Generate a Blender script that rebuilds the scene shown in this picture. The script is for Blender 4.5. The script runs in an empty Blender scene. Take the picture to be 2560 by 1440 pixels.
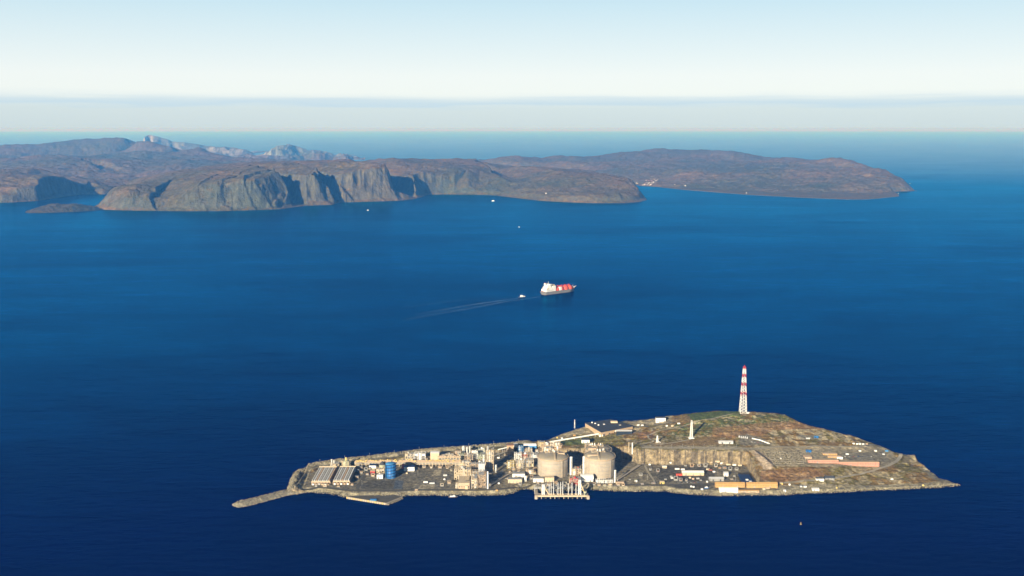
import bpy, bmesh, math, random
import numpy as np
from mathutils import Vector, Matrix
R = math.radians
random.seed(7)
SC = bpy.context.scene
COL = SC.collection

# ---------------------------------------------------------------- camera
CAM_H = 816.0
FPX = 2500.0            # focal length in pixels of the 2560-wide photograph
PITCH = math.atan((720 - 321.5) / FPX)
cam_d = bpy.data.cameras.new('camera')
cam = bpy.data.objects.new('camera', cam_d)
COL.objects.link(cam)
cam.location = (0, 0, CAM_H)
cam.rotation_euler = (math.pi / 2 - PITCH, 0, 0)
cam_d.sensor_width = 36
cam_d.lens = 36 * FPX / 2560
cam_d.clip_start = 1
cam_d.clip_end = 900000
SC.camera = cam
SC.render.resolution_x, SC.render.resolution_y = 1024, 576

# ---------------------------------------------------------------- sky, sun, exposure
SUN_EL, SUN_AZ = 17.5, 27.0      # sun stands behind the camera, SUN_AZ degrees to its left
SUN_STR, SKY_STR = 5.0, 0.0665
world = bpy.data.worlds.new('World'); SC.world = world
world.use_nodes = True
nt = world.node_tree; nt.nodes.clear()
def wn(t, **k):
    n = nt.nodes.new(t)
    for a, b in k.items(): setattr(n, a, b)
    return n
W_out = wn('ShaderNodeOutputWorld'); W_bg = wn('ShaderNodeBackground')
W_bg.inputs['Strength'].default_value = SKY_STR
W_tc = wn('ShaderNodeTexCoord'); W_sep = wn('ShaderNodeSeparateXYZ')
nt.links.new(W_tc.outputs['Generated'], W_sep.inputs[0])
W_max = wn('ShaderNodeMath', operation='MAXIMUM'); W_max.inputs[1].default_value = 0.004
nt.links.new(W_sep.outputs['Z'], W_max.inputs[0])
W_cmb = wn('ShaderNodeCombineXYZ')
nt.links.new(W_sep.outputs['X'], W_cmb.inputs['X']); nt.links.new(W_sep.outputs['Y'], W_cmb.inputs['Y'])
nt.links.new(W_max.outputs[0], W_cmb.inputs['Z'])
W_sky = wn('ShaderNodeTexSky', sky_type='NISHITA')
W_sky.sun_disc = False
W_sky.sun_elevation = R(SUN_EL); W_sky.sun_rotation = R(180 + SUN_AZ)
W_sky.altitude = 800; W_sky.air_density = 1.0; W_sky.dust_density = 1.2; W_sky.ozone_density = 1.0
nt.links.new(W_cmb.outputs[0], W_sky.inputs[0])
# haze whitening of the sky towards the horizon, by elevation
W_ramp = wn('ShaderNodeValToRGB')
nt.links.new(W_sep.outputs['Z'], W_ramp.inputs['Fac'])
cr = W_ramp.color_ramp
SKY_STOPS = [(0.0, (5.1, 6.1, 6.5)), (0.021, (5.5, 6.5, 6.8)), (0.032, (7.5, 8.0, 7.8)), (0.05, (7.5, 8.0, 7.9)), (0.118, (5.1, 6.8, 7.6)), (0.22, (1.6, 2.9, 4.4)), (0.4, (.35, .75, 1.6)), (1.0, (.1, .28, .75))]
WS = 10.0
while len(cr.elements) < len(SKY_STOPS): cr.elements.new(0.5)
for e, (p, c) in zip(cr.elements, SKY_STOPS):
    e.position = p; e.color = (c[0] / WS, c[1] / WS, c[2] / WS, 1)
W_sc = wn('ShaderNodeVectorMath', operation='SCALE'); W_sc.inputs['Scale'].default_value = WS
nt.links.new(W_ramp.outputs['Color'], W_sc.inputs[0])
W_mix = wn('ShaderNodeMix', data_type='RGBA'); W_mix.inputs['Factor'].default_value = 0.93
nt.links.new(W_sky.outputs[0], W_mix.inputs['A']); nt.links.new(W_sc.outputs[0], W_mix.inputs['B'])
# the long thin cloud layer low over the horizon
W_az = wn('ShaderNodeMath', operation='ARCTAN2')
nt.links.new(W_sep.outputs['X'], W_az.inputs[0]); nt.links.new(W_sep.outputs['Y'], W_az.inputs[1])
W_nz = wn('ShaderNodeTexNoise', noise_dimensions='2D'); W_nz.inputs['Scale'].default_value = 1.0
W_nz.inputs['Detail'].default_value = 5
W_c2 = wn('ShaderNodeCombineXYZ')
W_m1 = wn('ShaderNodeMath', operation='MULTIPLY'); W_m1.inputs[1].default_value = 7
W_m2 = wn('ShaderNodeMath', operation='MULTIPLY'); W_m2.inputs[1].default_value = 160
nt.links.new(W_az.outputs[0], W_m1.inputs[0]); nt.links.new(W_sep.outputs['Z'], W_m2.inputs[0])
nt.links.new(W_m1.outputs[0], W_c2.inputs['X']); nt.links.new(W_m2.outputs[0], W_c2.inputs['Y'])
nt.links.new(W_c2.outputs[0], W_nz.inputs['Vector'])
W_n5 = wn('ShaderNodeMath', operation='MULTIPLY_ADD'); W_n5.inputs[1].default_value = 0.012; W_n5.inputs[2].default_value = -0.006
nt.links.new(W_nz.outputs['Fac'], W_n5.inputs[0])
W_zz = wn('ShaderNodeMath', operation='ADD')
nt.links.new(W_sep.outputs['Z'], W_zz.inputs[0]); nt.links.new(W_n5.outputs[0], W_zz.inputs[1])
W_band = wn('ShaderNodeValToRGB'); nt.links.new(W_zz.outputs[0], W_band.inputs['Fac'])
cb = W_band.color_ramp
for p, v in ((0.0, 0), (0.0200, 0.0), (0.0220, 1.0), (0.0265, .7), (0.0325, 0.0)):
    e = cb.elements.new(p); e.color = (v, v, v, 1)
cb.elements.remove(cb.elements[-1]); 
W_mb = wn('ShaderNodeMix', data_type='RGBA'); W_mb.inputs['B'].default_value = (4.7, 6.1, 7.0, 1)
W_bf = wn('ShaderNodeMath', operation='MULTIPLY'); W_bf.inputs[1].default_value = 0.9
nt.links.new(W_band.outputs['Color'], W_bf.inputs[0])
nt.links.new(W_bf.outputs[0], W_mb.inputs['Factor'])
nt.links.new(W_mix.outputs['Result'], W_mb.inputs['A'])
nt.links.new(W_mb.outputs['Result'], W_bg.inputs['Color'])
nt.links.new(W_bg.outputs[0], W_out.inputs[0])

sun_d = bpy.data.lights.new('sun', 'SUN'); sun = bpy.data.objects.new('sun', sun_d); COL.objects.link(sun)
sun_d.energy = SUN_STR; sun_d.angle = R(0.5); sun_d.color = (1.0, 0.91, 0.76)
to_sun = Vector((-math.sin(R(SUN_AZ)) * math.cos(R(SUN_EL)), -math.cos(R(SUN_AZ)) * math.cos(R(SUN_EL)), math.sin(R(SUN_EL))))
sun.rotation_euler = to_sun.to_track_quat('Z', 'Y').to_euler()
SC.view_settings.view_transform = 'Standard'; SC.view_settings.look = 'None'
SC.view_settings.exposure = 0.85; SC.view_settings.gamma = 1
SC.cycles.volume_bounces = 0
SC.cycles.max_bounces = 5; SC.cycles.diffuse_bounces = 2; SC.cycles.glossy_bounces = 2
SC.cycles.sample_clamp_indirect = 4

# ---------------------------------------------------------------- helpers
CP, SP = math.cos(PITCH), math.sin(PITCH)
def at(px, py, z=0.0):
    """world point at height z that the photograph shows at pixel (px, py)"""
    u = (px - 1280) / FPX; v = (720 - py) / FPX
    dz = -SP + v * CP
    s = (z - CAM_H) / dz
    return Vector((u * s, (CP + v * SP) * s, z))
def surv(D):
    # the survey distances were read with a slightly different eye height; bring them to this one
    return 2040000.0 / (2040000.0 / D - 5.0)
def atD(px, py, D):
    """world point at survey distance D (see surv)"""
    D = surv(D)
    u = (px - 1280) / FPX; v = (720 - py) / FPX
    s = D / (CP + v * SP)
    return Vector((u * s, D, CAM_H + (-SP + v * CP) * s))
def proj(x, y, z):
    d = y * CP - (z - CAM_H) * SP
    up = y * SP + (z - CAM_H) * CP
    return 1280 + FPX * x / d, 720 - FPX * up / d

def h2(ix, iy, seed):
    n = (ix.astype(np.int64) * 374761393 + iy.astype(np.int64) * 668265263 + seed * 2147483647) & 0x7fffffff
    n = ((n ^ (n >> 13)) * 1274126177) & 0x7fffffff
    n = (n ^ (n >> 16)) & 0xffff
    return n / 65535.0
def vnoise(x, y, seed=0):
    ix = np.floor(x); iy = np.floor(y)
    fx = x - ix; fy = y - iy
    fx = fx * fx * fx * (fx * (fx * 6 - 15) + 10); fy = fy * fy * fy * (fy * (fy * 6 - 15) + 10)
    a = h2(ix, iy, seed); b = h2(ix + 1, iy, seed); c = h2(ix, iy + 1, seed); d = h2(ix + 1, iy + 1, seed)
    return (a * (1 - fx) + b * fx) * (1 - fy) + (c * (1 - fx) + d * fx) * fy
def fbm(x, y, octs=5, seed=0, gain=0.5):
    s = 0; a = 1; t = 0
    for i in range(octs):
        s = s + a * (vnoise(x * 2 ** i + 17.3 * i, y * 2 ** i - 9.1 * i, seed + i) - 0.5); t += a; a *= gain
    return s / t * 2
def ridged(x, y, octs=4, seed=0):
    s = 0; a = 1; t = 0
    for i in range(octs):
        s = s + a * (1 - np.abs(2 * vnoise(x * 2 ** i + 5.1 * i, y * 2 ** i + 3.7 * i, seed + i) - 1)); t += a; a *= .5
    return s / t
def seg_dist(X, Y, ax, ay, bx, by):
    dx, dy = bx - ax, by - ay
    L = dx * dx + dy * dy + 1e-9
    t = np.clip(((X - ax) * dx + (Y - ay) * dy) / L, 0, 1)
    return np.hypot(X - ax - t * dx, Y - ay - t * dy), t
def poly_dist(X, Y, pts, closed=False):
    d = np.full(X.shape, 1e9)
    n = len(pts)
    for i in range(n if closed else n - 1):
        a = pts[i]; b = pts[(i + 1) % n]
        d = np.minimum(d, seg_dist(X, Y, a[0], a[1], b[0], b[1])[0])
    return d
def inside(X, Y, pts):
    r = np.zeros(X.shape, bool); n = len(pts)
    for i in range(n):
        x1, y1 = pts[i][0], pts[i][1]; x2, y2 = pts[(i + 1) % n][0], pts[(i + 1) % n][1]
        if y1 == y2: continue
        c = ((Y < y1) != (Y < y2)) & (X < (x2 - x1) * (Y - y1) / (y2 - y1) + x1)
        r ^= c
    return r
def sdf(X, Y, pts):
    d = poly_dist(X, Y, pts, True)
    return np.where(inside(X, Y, pts), d, -d)
def rbf(pts, smooth=0.0):
    P = np.array([[p[0], p[1]] for p in pts]); Z = np.array([p[2] for p in pts])
    sc = np.abs(P).max(); P = P / sc
    n = len(P)
    A = np.zeros((n + 3, n + 3))
    A[:n, :n] = np.hypot(P[:, None, 0] - P[None, :, 0], P[:, None, 1] - P[None, :, 1]) - smooth * np.eye(n)
    A[:n, n] = 1; A[:n, n + 1:] = P; A[n, :n] = 1; A[n + 1:, :n] = P.T
    w = np.linalg.lstsq(A, np.concatenate([Z, np.zeros(3)]), rcond=None)[0]
    def f(X, Y):
        X = X / sc; Y = Y / sc
        s = w[n] + w[n + 1] * X + w[n + 2] * Y
        for i in range(n): s = s + w[i] * np.hypot(X - P[i, 0], Y - P[i, 1])
        return s
    return f
def sstep(a, b, x):
    t = np.clip((x - a) / (b - a), 0, 1); return t * t * (3 - 2 * t)

def tag(o, label=None, cat=None, group=None, kind=None):
    if label: o['label'] = label
    if cat: o['category'] = cat
    if group: o['group'] = group
    if kind: o['kind'] = kind
    return o
def grid_mesh(name, X, Y, Z, mask, mat, attrs=None):
    """mesh of a regular grid; quads kept where any corner is in mask"""
    nr, nc = X.shape
    keep = mask[:-1, :-1] | mask[1:, :-1] | mask[:-1, 1:] | mask[1:, 1:]
    idx = np.arange(nr * nc).reshape(nr, nc)
    f = np.stack([idx[:-1, :-1], idx[:-1, 1:], idx[1:, 1:], idx[1:, :-1]], -1)[keep]
    used = np.unique(f); remap = np.full(nr * nc, -1); remap[used] = np.arange(len(used))
    f = remap[f]
    V = np.stack([X.ravel(), Y.ravel(), Z.ravel()], -1)[used]
    me = bpy.data.meshes.new(name)
    me.vertices.add(len(V)); me.vertices.foreach_set('co', V.astype(np.float32).ravel())
    me.loops.add(f.size); me.loops.foreach_set('vertex_index', f.ravel().astype(np.int32))
    me.polygons.add(len(f)); me.polygons.foreach_set('loop_start', np.arange(0, f.size, 4, dtype=np.int32))
    me.polygons.foreach_set('loop_total', np.full(len(f), 4, dtype=np.int32))
    me.update(); me.validate()
    # up-facing
    me.polygons.foreach_set('use_smooth', np.ones(len(f), bool))
    for an, arr in (attrs or {}).items():
        a = me.attributes.new(an, 'FLOAT_COLOR', 'POINT')
        c = np.concatenate([arr.reshape(-1, 3)[used], np.ones((len(used), 1))], 1)
        a.data.foreach_set('color', c.astype(np.float32).ravel())
    me.materials.append(mat)
    o = bpy.data.objects.new(name, me); COL.objects.link(o)
    return o
MATS = {}
class NB:
    """small node-tree helper"""
    def __init__(s, name):
        s.m = bpy.data.materials.new(name); s.m.use_nodes = True; s.t = s.m.node_tree
        s.p = s.t.nodes['Principled BSDF']; s.out = s.t.nodes['Material Output']
        MATS[name] = s.m
    def n(s, t, **k):
        x = s.t.nodes.new(t)
        for a, b in k.items(): setattr(x, a, b)
        return x
    def l(s, a, b): s.t.links.new(a, b)
    def noise(s, scale, detail=4, rough=.55, vec=None, dist=0):
        x = s.n('ShaderNodeTexNoise'); x.inputs['Scale'].default_value = scale; x.inputs['Detail'].default_value = detail
        x.inputs['Roughness'].default_value = rough; x.inputs['Distortion'].default_value = dist
        if vec is not None: s.l(vec, x.inputs['Vector'])
        return x.outputs['Fac']
    def pos(s, scale=(1, 1, 1), obj=False):
        if obj:
            g = s.n('ShaderNodeTexCoord').outputs['Object']
        else: g = s.n('ShaderNodeNewGeometry').outputs['Position']
        m = s.n('ShaderNodeMapping'); m.inputs['Scale'].default_value = scale
        s.l(g, m.inputs['Vector']); return m.outputs[0]
    def ramp(s, fac, stops):
        r = s.n('ShaderNodeValToRGB'); s.l(fac, r.inputs['Fac']); e = r.color_ramp.elements
        while len(e) < len(stops): e.new(.5)
        for x, (p, c) in zip(e, stops):
            x.position = p; x.color = (*c, 1) if isinstance(c, tuple) else (c, c, c, 1)
        return r.outputs['Color']
    def mix(s, fac, a, b, mode='MIX'):
        x = s.n('ShaderNodeMix', data_type='RGBA', blend_type=mode)
        for k, v in (('Factor', fac), ('A', a), ('B', b)):
            if isinstance(v, (int, float)): x.inputs[k].default_value = v
            elif isinstance(v, tuple): x.inputs[k].default_value = (*v, 1)
            else: s.l(v, x.inputs[k])
        return x.outputs['Result']
    def math(s, op, a, b=0.0, c=None):
        x = s.n('ShaderNodeMath', operation=op)
        for i, v in enumerate((a, b) if c is None else (a, b, c)):
            if isinstance(v, (int, float)): x.inputs[i].default_value = v
            else: s.l(v, x.inputs[i])
        return x.outputs[0]
    def bump(s, h, strength, dist=1.0):
        b = s.n('ShaderNodeBump'); b.inputs['Strength'].default_value = strength; b.inputs['Distance'].default_value = dist
        s.l(h, b.inputs['Height']); return b.outputs[0]

# ---------------------------------------------------------------- sea
SEA_R = 320000.0
def build_sea():
    b = NB('sea_water'); t = b.t
    d = b.n('ShaderNodeBsdfDiffuse'); g = b.n('ShaderNodeBsdfGlossy')
    p = b.pos((1 / 900, 1 / 1500, 1)); big = b.noise(1.0, 4, .6, p, .6)
    p2 = b.pos((1 / 5200, 1 / 5200, 1)); huge = b.noise(1.0, 3, .5, p2)
    colr = b.mix(b.ramp(b.math('ADD', b.math('MULTIPLY', big, .4), b.math('MULTIPLY', huge, .6)), [(.3, 0.0), (.7, 1.0)]), (0.0, 0.0008, 0.030), (0.0, 0.0022, 0.050))
    b.l(colr, d.inputs['Color'])
    g.inputs['Roughness'].default_value = 0.22
    lw = b.n('ShaderNodeLayerWeight'); lw.inputs['Blend'].default_value = 0.5
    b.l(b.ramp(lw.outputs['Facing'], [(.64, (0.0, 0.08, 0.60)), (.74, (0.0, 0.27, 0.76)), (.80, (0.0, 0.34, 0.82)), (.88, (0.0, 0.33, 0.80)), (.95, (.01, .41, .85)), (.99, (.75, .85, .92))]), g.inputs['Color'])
    # streaky wind ripples
    w1 = b.noise(1.0, 6, .65, b.pos((1 / 55, 1 / 16, 1)), .4)
    w2 = b.noise(1.0, 3, .5, b.pos((1 / 11, 1 / 5, 1)))
    h = b.math('ADD', b.math('MULTIPLY', w1, 2.2), b.math('MULTIPLY', w2, .45))
    nrm = b.bump(h, 0.8, 1.0)
    b.l(nrm, g.inputs['Normal'])
    fr = b.n('ShaderNodeFresnel'); fr.inputs['IOR'].default_value = 1.33
    b.l(nrm, fr.inputs['Normal'])
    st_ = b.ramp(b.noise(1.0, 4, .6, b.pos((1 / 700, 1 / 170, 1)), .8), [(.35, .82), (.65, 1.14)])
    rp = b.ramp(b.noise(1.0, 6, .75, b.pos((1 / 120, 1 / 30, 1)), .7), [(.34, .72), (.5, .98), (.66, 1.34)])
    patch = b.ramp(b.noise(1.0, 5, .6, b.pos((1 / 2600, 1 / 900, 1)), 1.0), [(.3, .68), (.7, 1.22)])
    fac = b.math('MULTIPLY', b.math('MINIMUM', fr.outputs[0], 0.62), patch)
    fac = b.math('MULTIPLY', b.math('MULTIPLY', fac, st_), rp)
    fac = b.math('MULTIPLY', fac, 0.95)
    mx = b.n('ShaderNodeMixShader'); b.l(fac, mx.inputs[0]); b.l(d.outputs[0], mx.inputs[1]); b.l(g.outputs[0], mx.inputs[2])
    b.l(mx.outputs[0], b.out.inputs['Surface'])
    bm = bmesh.new()
    N = 256; rings = [0.1, 2000, 8000, 30000, SEA_R]
    prev = None
    for r in rings:
        ring = [bm.verts.new((r * math.cos(2 * math.pi * i / N), r * math.sin(2 * math.pi * i / N), 0)) for i in range(N)]
        if prev:
            for i in range(N): bm.faces.new((prev[i], ring[i], ring[(i + 1) % N], prev[(i + 1) % N]))
        prev = ring
    me = bpy.data.meshes.new('sea'); bm.to_mesh(me); bm.free(); me.materials.append(b.m)
    o = bpy.data.objects.new('sea', me); COL.objects.link(o); tag(o, kind='structure')
build_sea()

# ---------------------------------------------------------------- far land
def rock_mat(name, lo, hi, cliff, scale=1.0, warm=(.17, .112, .055)):
    b = NB(name)
    ps = b.pos()
    n1 = b.noise(1 / (700 * scale), 5, .6, ps, .5); n2 = b.noise(1 / (160 * scale), 5, .65, ps, .3); n3 = b.noise(1 / (60 * scale), 4, .7, ps)
    c = b.mix(b.ramp(n1, [(.35, 0.0), (.62, 1.0)]), lo, hi)
    c = b.mix(b.ramp(n2, [(.52, 0.0), (.72, .8)]), c, warm)
    geo = b.n('ShaderNodeNewGeometry'); sp = b.n('ShaderNodeSeparateXYZ'); b.l(geo.outputs['True Normal'], sp.inputs[0])
    st = b.math('SUBTRACT', 1.0, sp.outputs['Z'])
    st = b.math('ADD', st, b.math('MULTIPLY', b.math('SUBTRACT', n2, .5), .25))
    c = b.mix(b.ramp(st, [(.16, 0.0), (.34, 1.0)]), c, cliff)
    sx = b.noise(1.0, 5, .7, b.pos((1 / (45 * scale), 1 / (45 * scale), 1 / (260 * scale))))
    c = b.mix(.75, c, b.ramp(sx, [(.3, .45), (.5, .95), (.7, 1.6)]), 'MULTIPLY')
    c = b.mix(.5, c, b.ramp(n3, [(.3, .6), (.7, 1.4)]), 'MULTIPLY')
    n0 = b.noise(1 / (2200 * scale), 4, .6, ps, .4)
    c = b.mix(.8, c, b.ramp(n0, [(.36, (.72, .85, .68)), (.5, (1.05, 1.0, .9)), (.64, (1.38, 1.12, .88))]), 'MULTIPLY')
    b.l(c, b.p.inputs['Base Color']); b.p.inputs['Roughness'].default_value = .95
    b.p.inputs['Specular IOR Level'].default_value = .1
    h = b.math('ADD', b.math('MULTIPLY', n2, 40.0 * scale), b.math('MULTIPLY', n3, 14.0 * scale))
    b.l(b.bump(h, .95, 1.0), b.p.inputs['Normal'])
    return b.m
M_far = rock_mat('far_fell_rock', (.088, .080, .036), (.135, .098, .052), (.088, .086, .062))
M_dark = rock_mat('skerry_rock', (.05, .046, .03), (.075, .066, .042), (.055, .052, .042), .5, (.09, .075, .05))
M_pale = rock_mat('pale_fell_rock', (.17, .16, .145), (.21, .20, .18), (.29, .275, .25), 1.8, (.22, .20, .18))

def polar(px0, px1, dpx, rows):
    px = np.arange(px0, px1 + .1, dpx); u = (px - 1280) / FPX / CP
    D = surv(np.array(rows, float))
    X = D[:, None] * u[None, :]; Y = np.repeat(D[:, None], len(px), 1)
    return X, Y
def rows(*a):
    out = []
    for s, e, st in a: out += list(np.arange(s, e, st))
    return out
def ravine(X, Y, h, head, mouth, zhead, cap, lslope, rslope, width, zm=-30, rim=None):
    """carve a ravine; head/mouth world xy; left wall steep, right wall gentler"""
    hx, hy = head; mx, my = mouth
    dx, dy = hx - mx, hy - my; L = math.hypot(dx, dy)
    t = np.clip(((X - mx) * dx + (Y - my) * dy) / L / L, -.15, 1.3)
    side = ((X - mx) * dy - (Y - my) * dx) / L     # + = right of the line seen from the mouth inland
    wob = 60 * fbm(X / 250, Y / 250, 4, 91)
    side = side + wob
    fl = zm + (zhead - zm) * np.clip(t, 0, 2) ** .85
    w = width * (1 - .5 * np.clip(t, 0, 1))
    wall = np.where(side < 0, -side * lslope, np.maximum(side - w, 0) * rslope)
    ext = np.maximum(t - 1, 0) * L * 1.2
    tot = fl + wall + ext
    if rim:
        q = np.where(side > 0, np.maximum(side - w, 0), 0) + np.maximum(t - 1, 0) * L
        tot = np.where(side > -40, np.minimum(tot, rim + .22 * q), tot)
    r = np.minimum(h, tot)
    return np.maximum(r, h - cap) if cap else r

def far_main():
    coast = [(228, 518), (250, 524), (300, 526), (370, 527), (450, 528), (540, 528), (620, 526), (700, 523), (742, 517), (775, 514), (832, 512), (850, 506), (896, 505), (960, 503), (1010, 501), (1040, 497), (1056, 492), (1070, 487), (1110, 486), (1160, 487), (1200, 487), (1240, 489), (1290, 495), (1350, 502), (1420, 506), (1480, 508), (1560, 508), (1600, 505), (1618, 500), (1612, 492), (1604, 482), (1594, 470), (1586, 463)]
    cw = [at(x, y) for x, y in coast]
    back = [(1560, 15600), (1500, 16800), (1300, 17500), (1000, 17000), (700, 15500), (500, 14500), (300, 12800), (250, 11000), (220, 10150)]
    cw += [atD(x, 400, d) for x, d in back]
    cw = [(p[0], p[1]) for p in cw]
    C = [  # (px, py, distance)
        (260, 500, 10000), (300, 470, 10150), (340, 460, 10200), (375, 466, 10250), (395, 478, 10150), (430, 458, 10500), (480, 448, 10500), (540, 443, 10500), (600, 436, 10350), (640, 428, 10300),
        (680, 417, 10500), (700, 411, 11300), (560, 424, 11500), (640, 410, 11800), (740, 406, 12000), (757, 440, 10650), (740, 433, 10850), (797, 414, 10700), (830, 425, 11000), (860, 438, 10850), (850, 428, 11100), (890, 425, 11200), (936, 408, 11500), (957, 408, 11700),
        (900, 402, 12000), (980, 404, 13300), (1050, 406, 13600), (1060, 425, 12700), (1000, 418, 12800), (1000, 433, 11900), (1048, 441, 11900), (1080, 430, 11300), (1130, 440, 11900), (1120, 408, 13500), (1200, 395, 14500), (1215, 404, 14400), (1180, 420, 13000),
        (1160, 455, 11900), (1230, 438, 13000), (1230, 465, 12000), (1280, 425, 13200), (1340, 424, 12600), (1400, 430, 12300), (1450, 434, 12200), (1500, 440, 12000), (1550, 448, 11900), (1580, 455, 11700), (1600, 478, 11400),
        (1300, 470, 11500), (1400, 478, 11100), (1500, 482, 11000), (1560, 482, 11000), (1250, 420, 14500), (1350, 418, 14500), (1450, 422, 14200), (1500, 430, 14500), (1580, 452, 13500),
        (700, 440, 16500), (300, 455, 13500), (1000, 440, 17500), (1300, 440, 17500), (1550, 460, 15800), (400, 440, 12200), (300, 475, 11800), (480, 425, 13500), (600, 404, 14500), (800, 404, 14500), (1000, 404, 15500), (1200, 408, 16500),
    ]
    pts = [tuple(atD(*c)) for c in C]
    f = rbf(pts)
    X, Y = polar(200, 1640, 1.6, rows((9600, 12200, 16), (12200, 14500, 30), (14500, 17600, 70)))
    d = sdf(X, Y, cw)
    rg = ridged(X / 420, Y / 900, 4, 3)
    d2 = d + (rg - .55) * 80 + fbm(X / 120, Y / 120, 3, 5) * 36 * sstep(0, 120, d) + (ridged(X / 150 + Y / 900, Y / 600, 3, 13) - .6) * 115 * sstep(30, 200, d)
    top = f(X, Y) + fbm(X / 900, Y / 900, 6, 11) * 34
    px = 1280 + FPX * CP * X / Y
    # how steep the shore is along the coast
    steep = np.interp(px, [200, 290, 350, 420, 520, 640, 1060, 1090, 1200, 1400, 1540, 1620], [.8, 1.1, 1.3, .6, .9, 1.55, 1.6, 1.1, .34, .33, .75, 1.6])
    talus = np.clip(d, -60, 90) * .55
    cl = talus + np.clip(d2 - 60, 0, 1e9) * steep
    k = 45.0
    m = np.minimum(top, cl); h = m - k * np.exp(-np.abs(top - cl) / k) * .6
    for foot, summit, inland, mouth, head, zh, ls, rs, w, rim in [
        ((736, 517), (681, 416, 10750), (705, 406, 12200), (740, 518), (664, 11250), 60, 4.5, 2.6, 165, 285),
        ((842, 509), (797, 413, 11000), (812, 405, 12500), (836, 510), (780, 11450), 60, 4.5, 2.6, 150, 275),
        ((1034, 497), (938, 406, 12000), (960, 402, 13300), (988, 499), (928, 12500), 40, 4.0, 1.9, 350, 205)]:
        A = at(*foot); B = atD(*summit); E = atD(*inland)
        M = A.lerp(B, .5); M.z = B.z * .72
        for P, Q in ((A, M), (M, B), (B, E)):
            dd, t = seg_dist(X, Y, P.x, P.y, Q.x, Q.y)
            h = np.maximum(h, P.z + (Q.z - P.z) * t - dd * (1.25 if Q is not E else 1.0) + 14 * fbm(X / 60, Y / 60, 3, 44))
        hw = atD(head[0], 430, head[1]); mw = at(*mouth)
        h = ravine(X, Y, h, (hw[0], hw[1]), (mw[0], mw[1]), zh, 0, ls, rs, w, -30, rim)
    A = at(1036, 497); B = atD(972, 468, 11300); dd, t = seg_dist(X, Y, A.x, A.y, B.x, B.y)
    h = np.maximum(h, B.z * t ** .8 - dd * .9 + 12 * fbm(X / 60, Y / 60, 3, 44))
    for head, mouth, zh, ls, rs, w, cp, zm in [((430, 10900), (388, 527), 260, 1.8, .5, 20, 45, -30), ((560, 10900), (524, 527), 260, 1.2, .9, 20, 10, -30), ((625, 10800), (592, 526), 280, 1.3, .8, 25, 12, -30), ((685, 10700), (652, 523), 300, 1.3, .9, 20, 35, -30), ((725, 10700), (698, 521), 300, 1.3, .9, 20, 50, -30),
            ((1113, 12400), (1085, 489), 280, 1.5, .8, 30, 90, -30), ((1165, 12800), (1135, 489), 280, 1.1, .7, 40, 60, -30), ((1203, 14500), (1238, 445), 190, 1.7, .25, 250, 0, 150)]:
        hw = atD(head[0], 430, head[1]); mw = at(*mouth) if zm < 0 else atD(mouth[0], 430, 13300)
        h = ravine(X, Y, h, (hw[0], hw[1]), (mw[0], mw[1]), zh, cp, ls, rs, w, zm)
    h = h + (ridged(X / 260, Y / 260, 4, 29) - .6) * 26 * sstep(40, 300, d) + fbm(X / 140, Y / 140, 4, 23) * 15 * sstep(0, 80, d)
    h = np.where(d < -25, -30, h); h = np.where(d < 0, np.minimum(h, d * .6), np.maximum(h, .4 * np.minimum(d, 20)))
    o = grid_mesh('headland', X, Y, h, h > -3, M_far); tag(o, kind='structure')
far_main()

def simple_land(name, coast_px, back, C, px0, px1, dpx, rws, steepf, mat, seed, na=40, nb=14, rg_amp=120, ravs=(), rgs=500, k=40.0, fine=170, crestD=1e9, bumps=()):
    cw = [at(x, y) for x, y in coast_px] + [atD(x, 400, d) for x, d in back]
    cw = [(p[0], p[1]) for p in cw]
    f = rbf([tuple(atD(*c)) for c in C] + [tuple(atD(c[0], c[1], c[2] + 2600) - Vector((0, 0, 260))) for c in C if c[2] >= crestD])
    X, Y = polar(px0, px1, dpx, rws)
    d = sdf(X, Y, cw)
    d2 = d + (ridged(X / rgs, Y / rgs / 1.5, 4, seed) - .55) * rg_amp
    top = f(X, Y) + fbm(X / 1100, Y / 1100, 6, seed + 3) * na
    for bp, bD, bz, br in bumps:
        bD = surv(bD); bx = (bp - 1280) / FPX / CP * bD
        rr = np.hypot(X - bx - .25 * br * np.where(X > bx, -1, 1), (Y - bD) * .6) / br
        top = top + bz * np.clip(1.15 - rr, 0, 1) ** 1.2
    px = 1280 + FPX * CP * X / Y
    cl = np.clip(d, -60, 60) * .5 + np.clip(d2 - 40, 0, 1e9) * steepf(px)
    h = np.minimum(top, cl) - k * np.exp(-np.abs(top - cl) / k) * .5
    for head, mouth, zh, ls, rs, w, zm in ravs:
        hw = atD(head[0], 430, head[1]); mw = at(*mouth) if len(mouth) == 2 else atD(*mouth)
        h = ravine(X, Y, h, (hw[0], hw[1]), (mw[0], mw[1]), zh, 0, ls, rs, w, zm)
    h = h + fbm(X / fine, Y / fine, 4, seed + 9) * nb * sstep(0, 100, d)
    h = np.where(d < 0, np.minimum(h, d * .6), np.maximum(h, .4 * np.minimum(d, 12)))
    h = np.where(d < -30, -30, h)
    o = grid_mesh(name, X, Y, h, h > -3, mat); tag(o, kind='structure')

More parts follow.
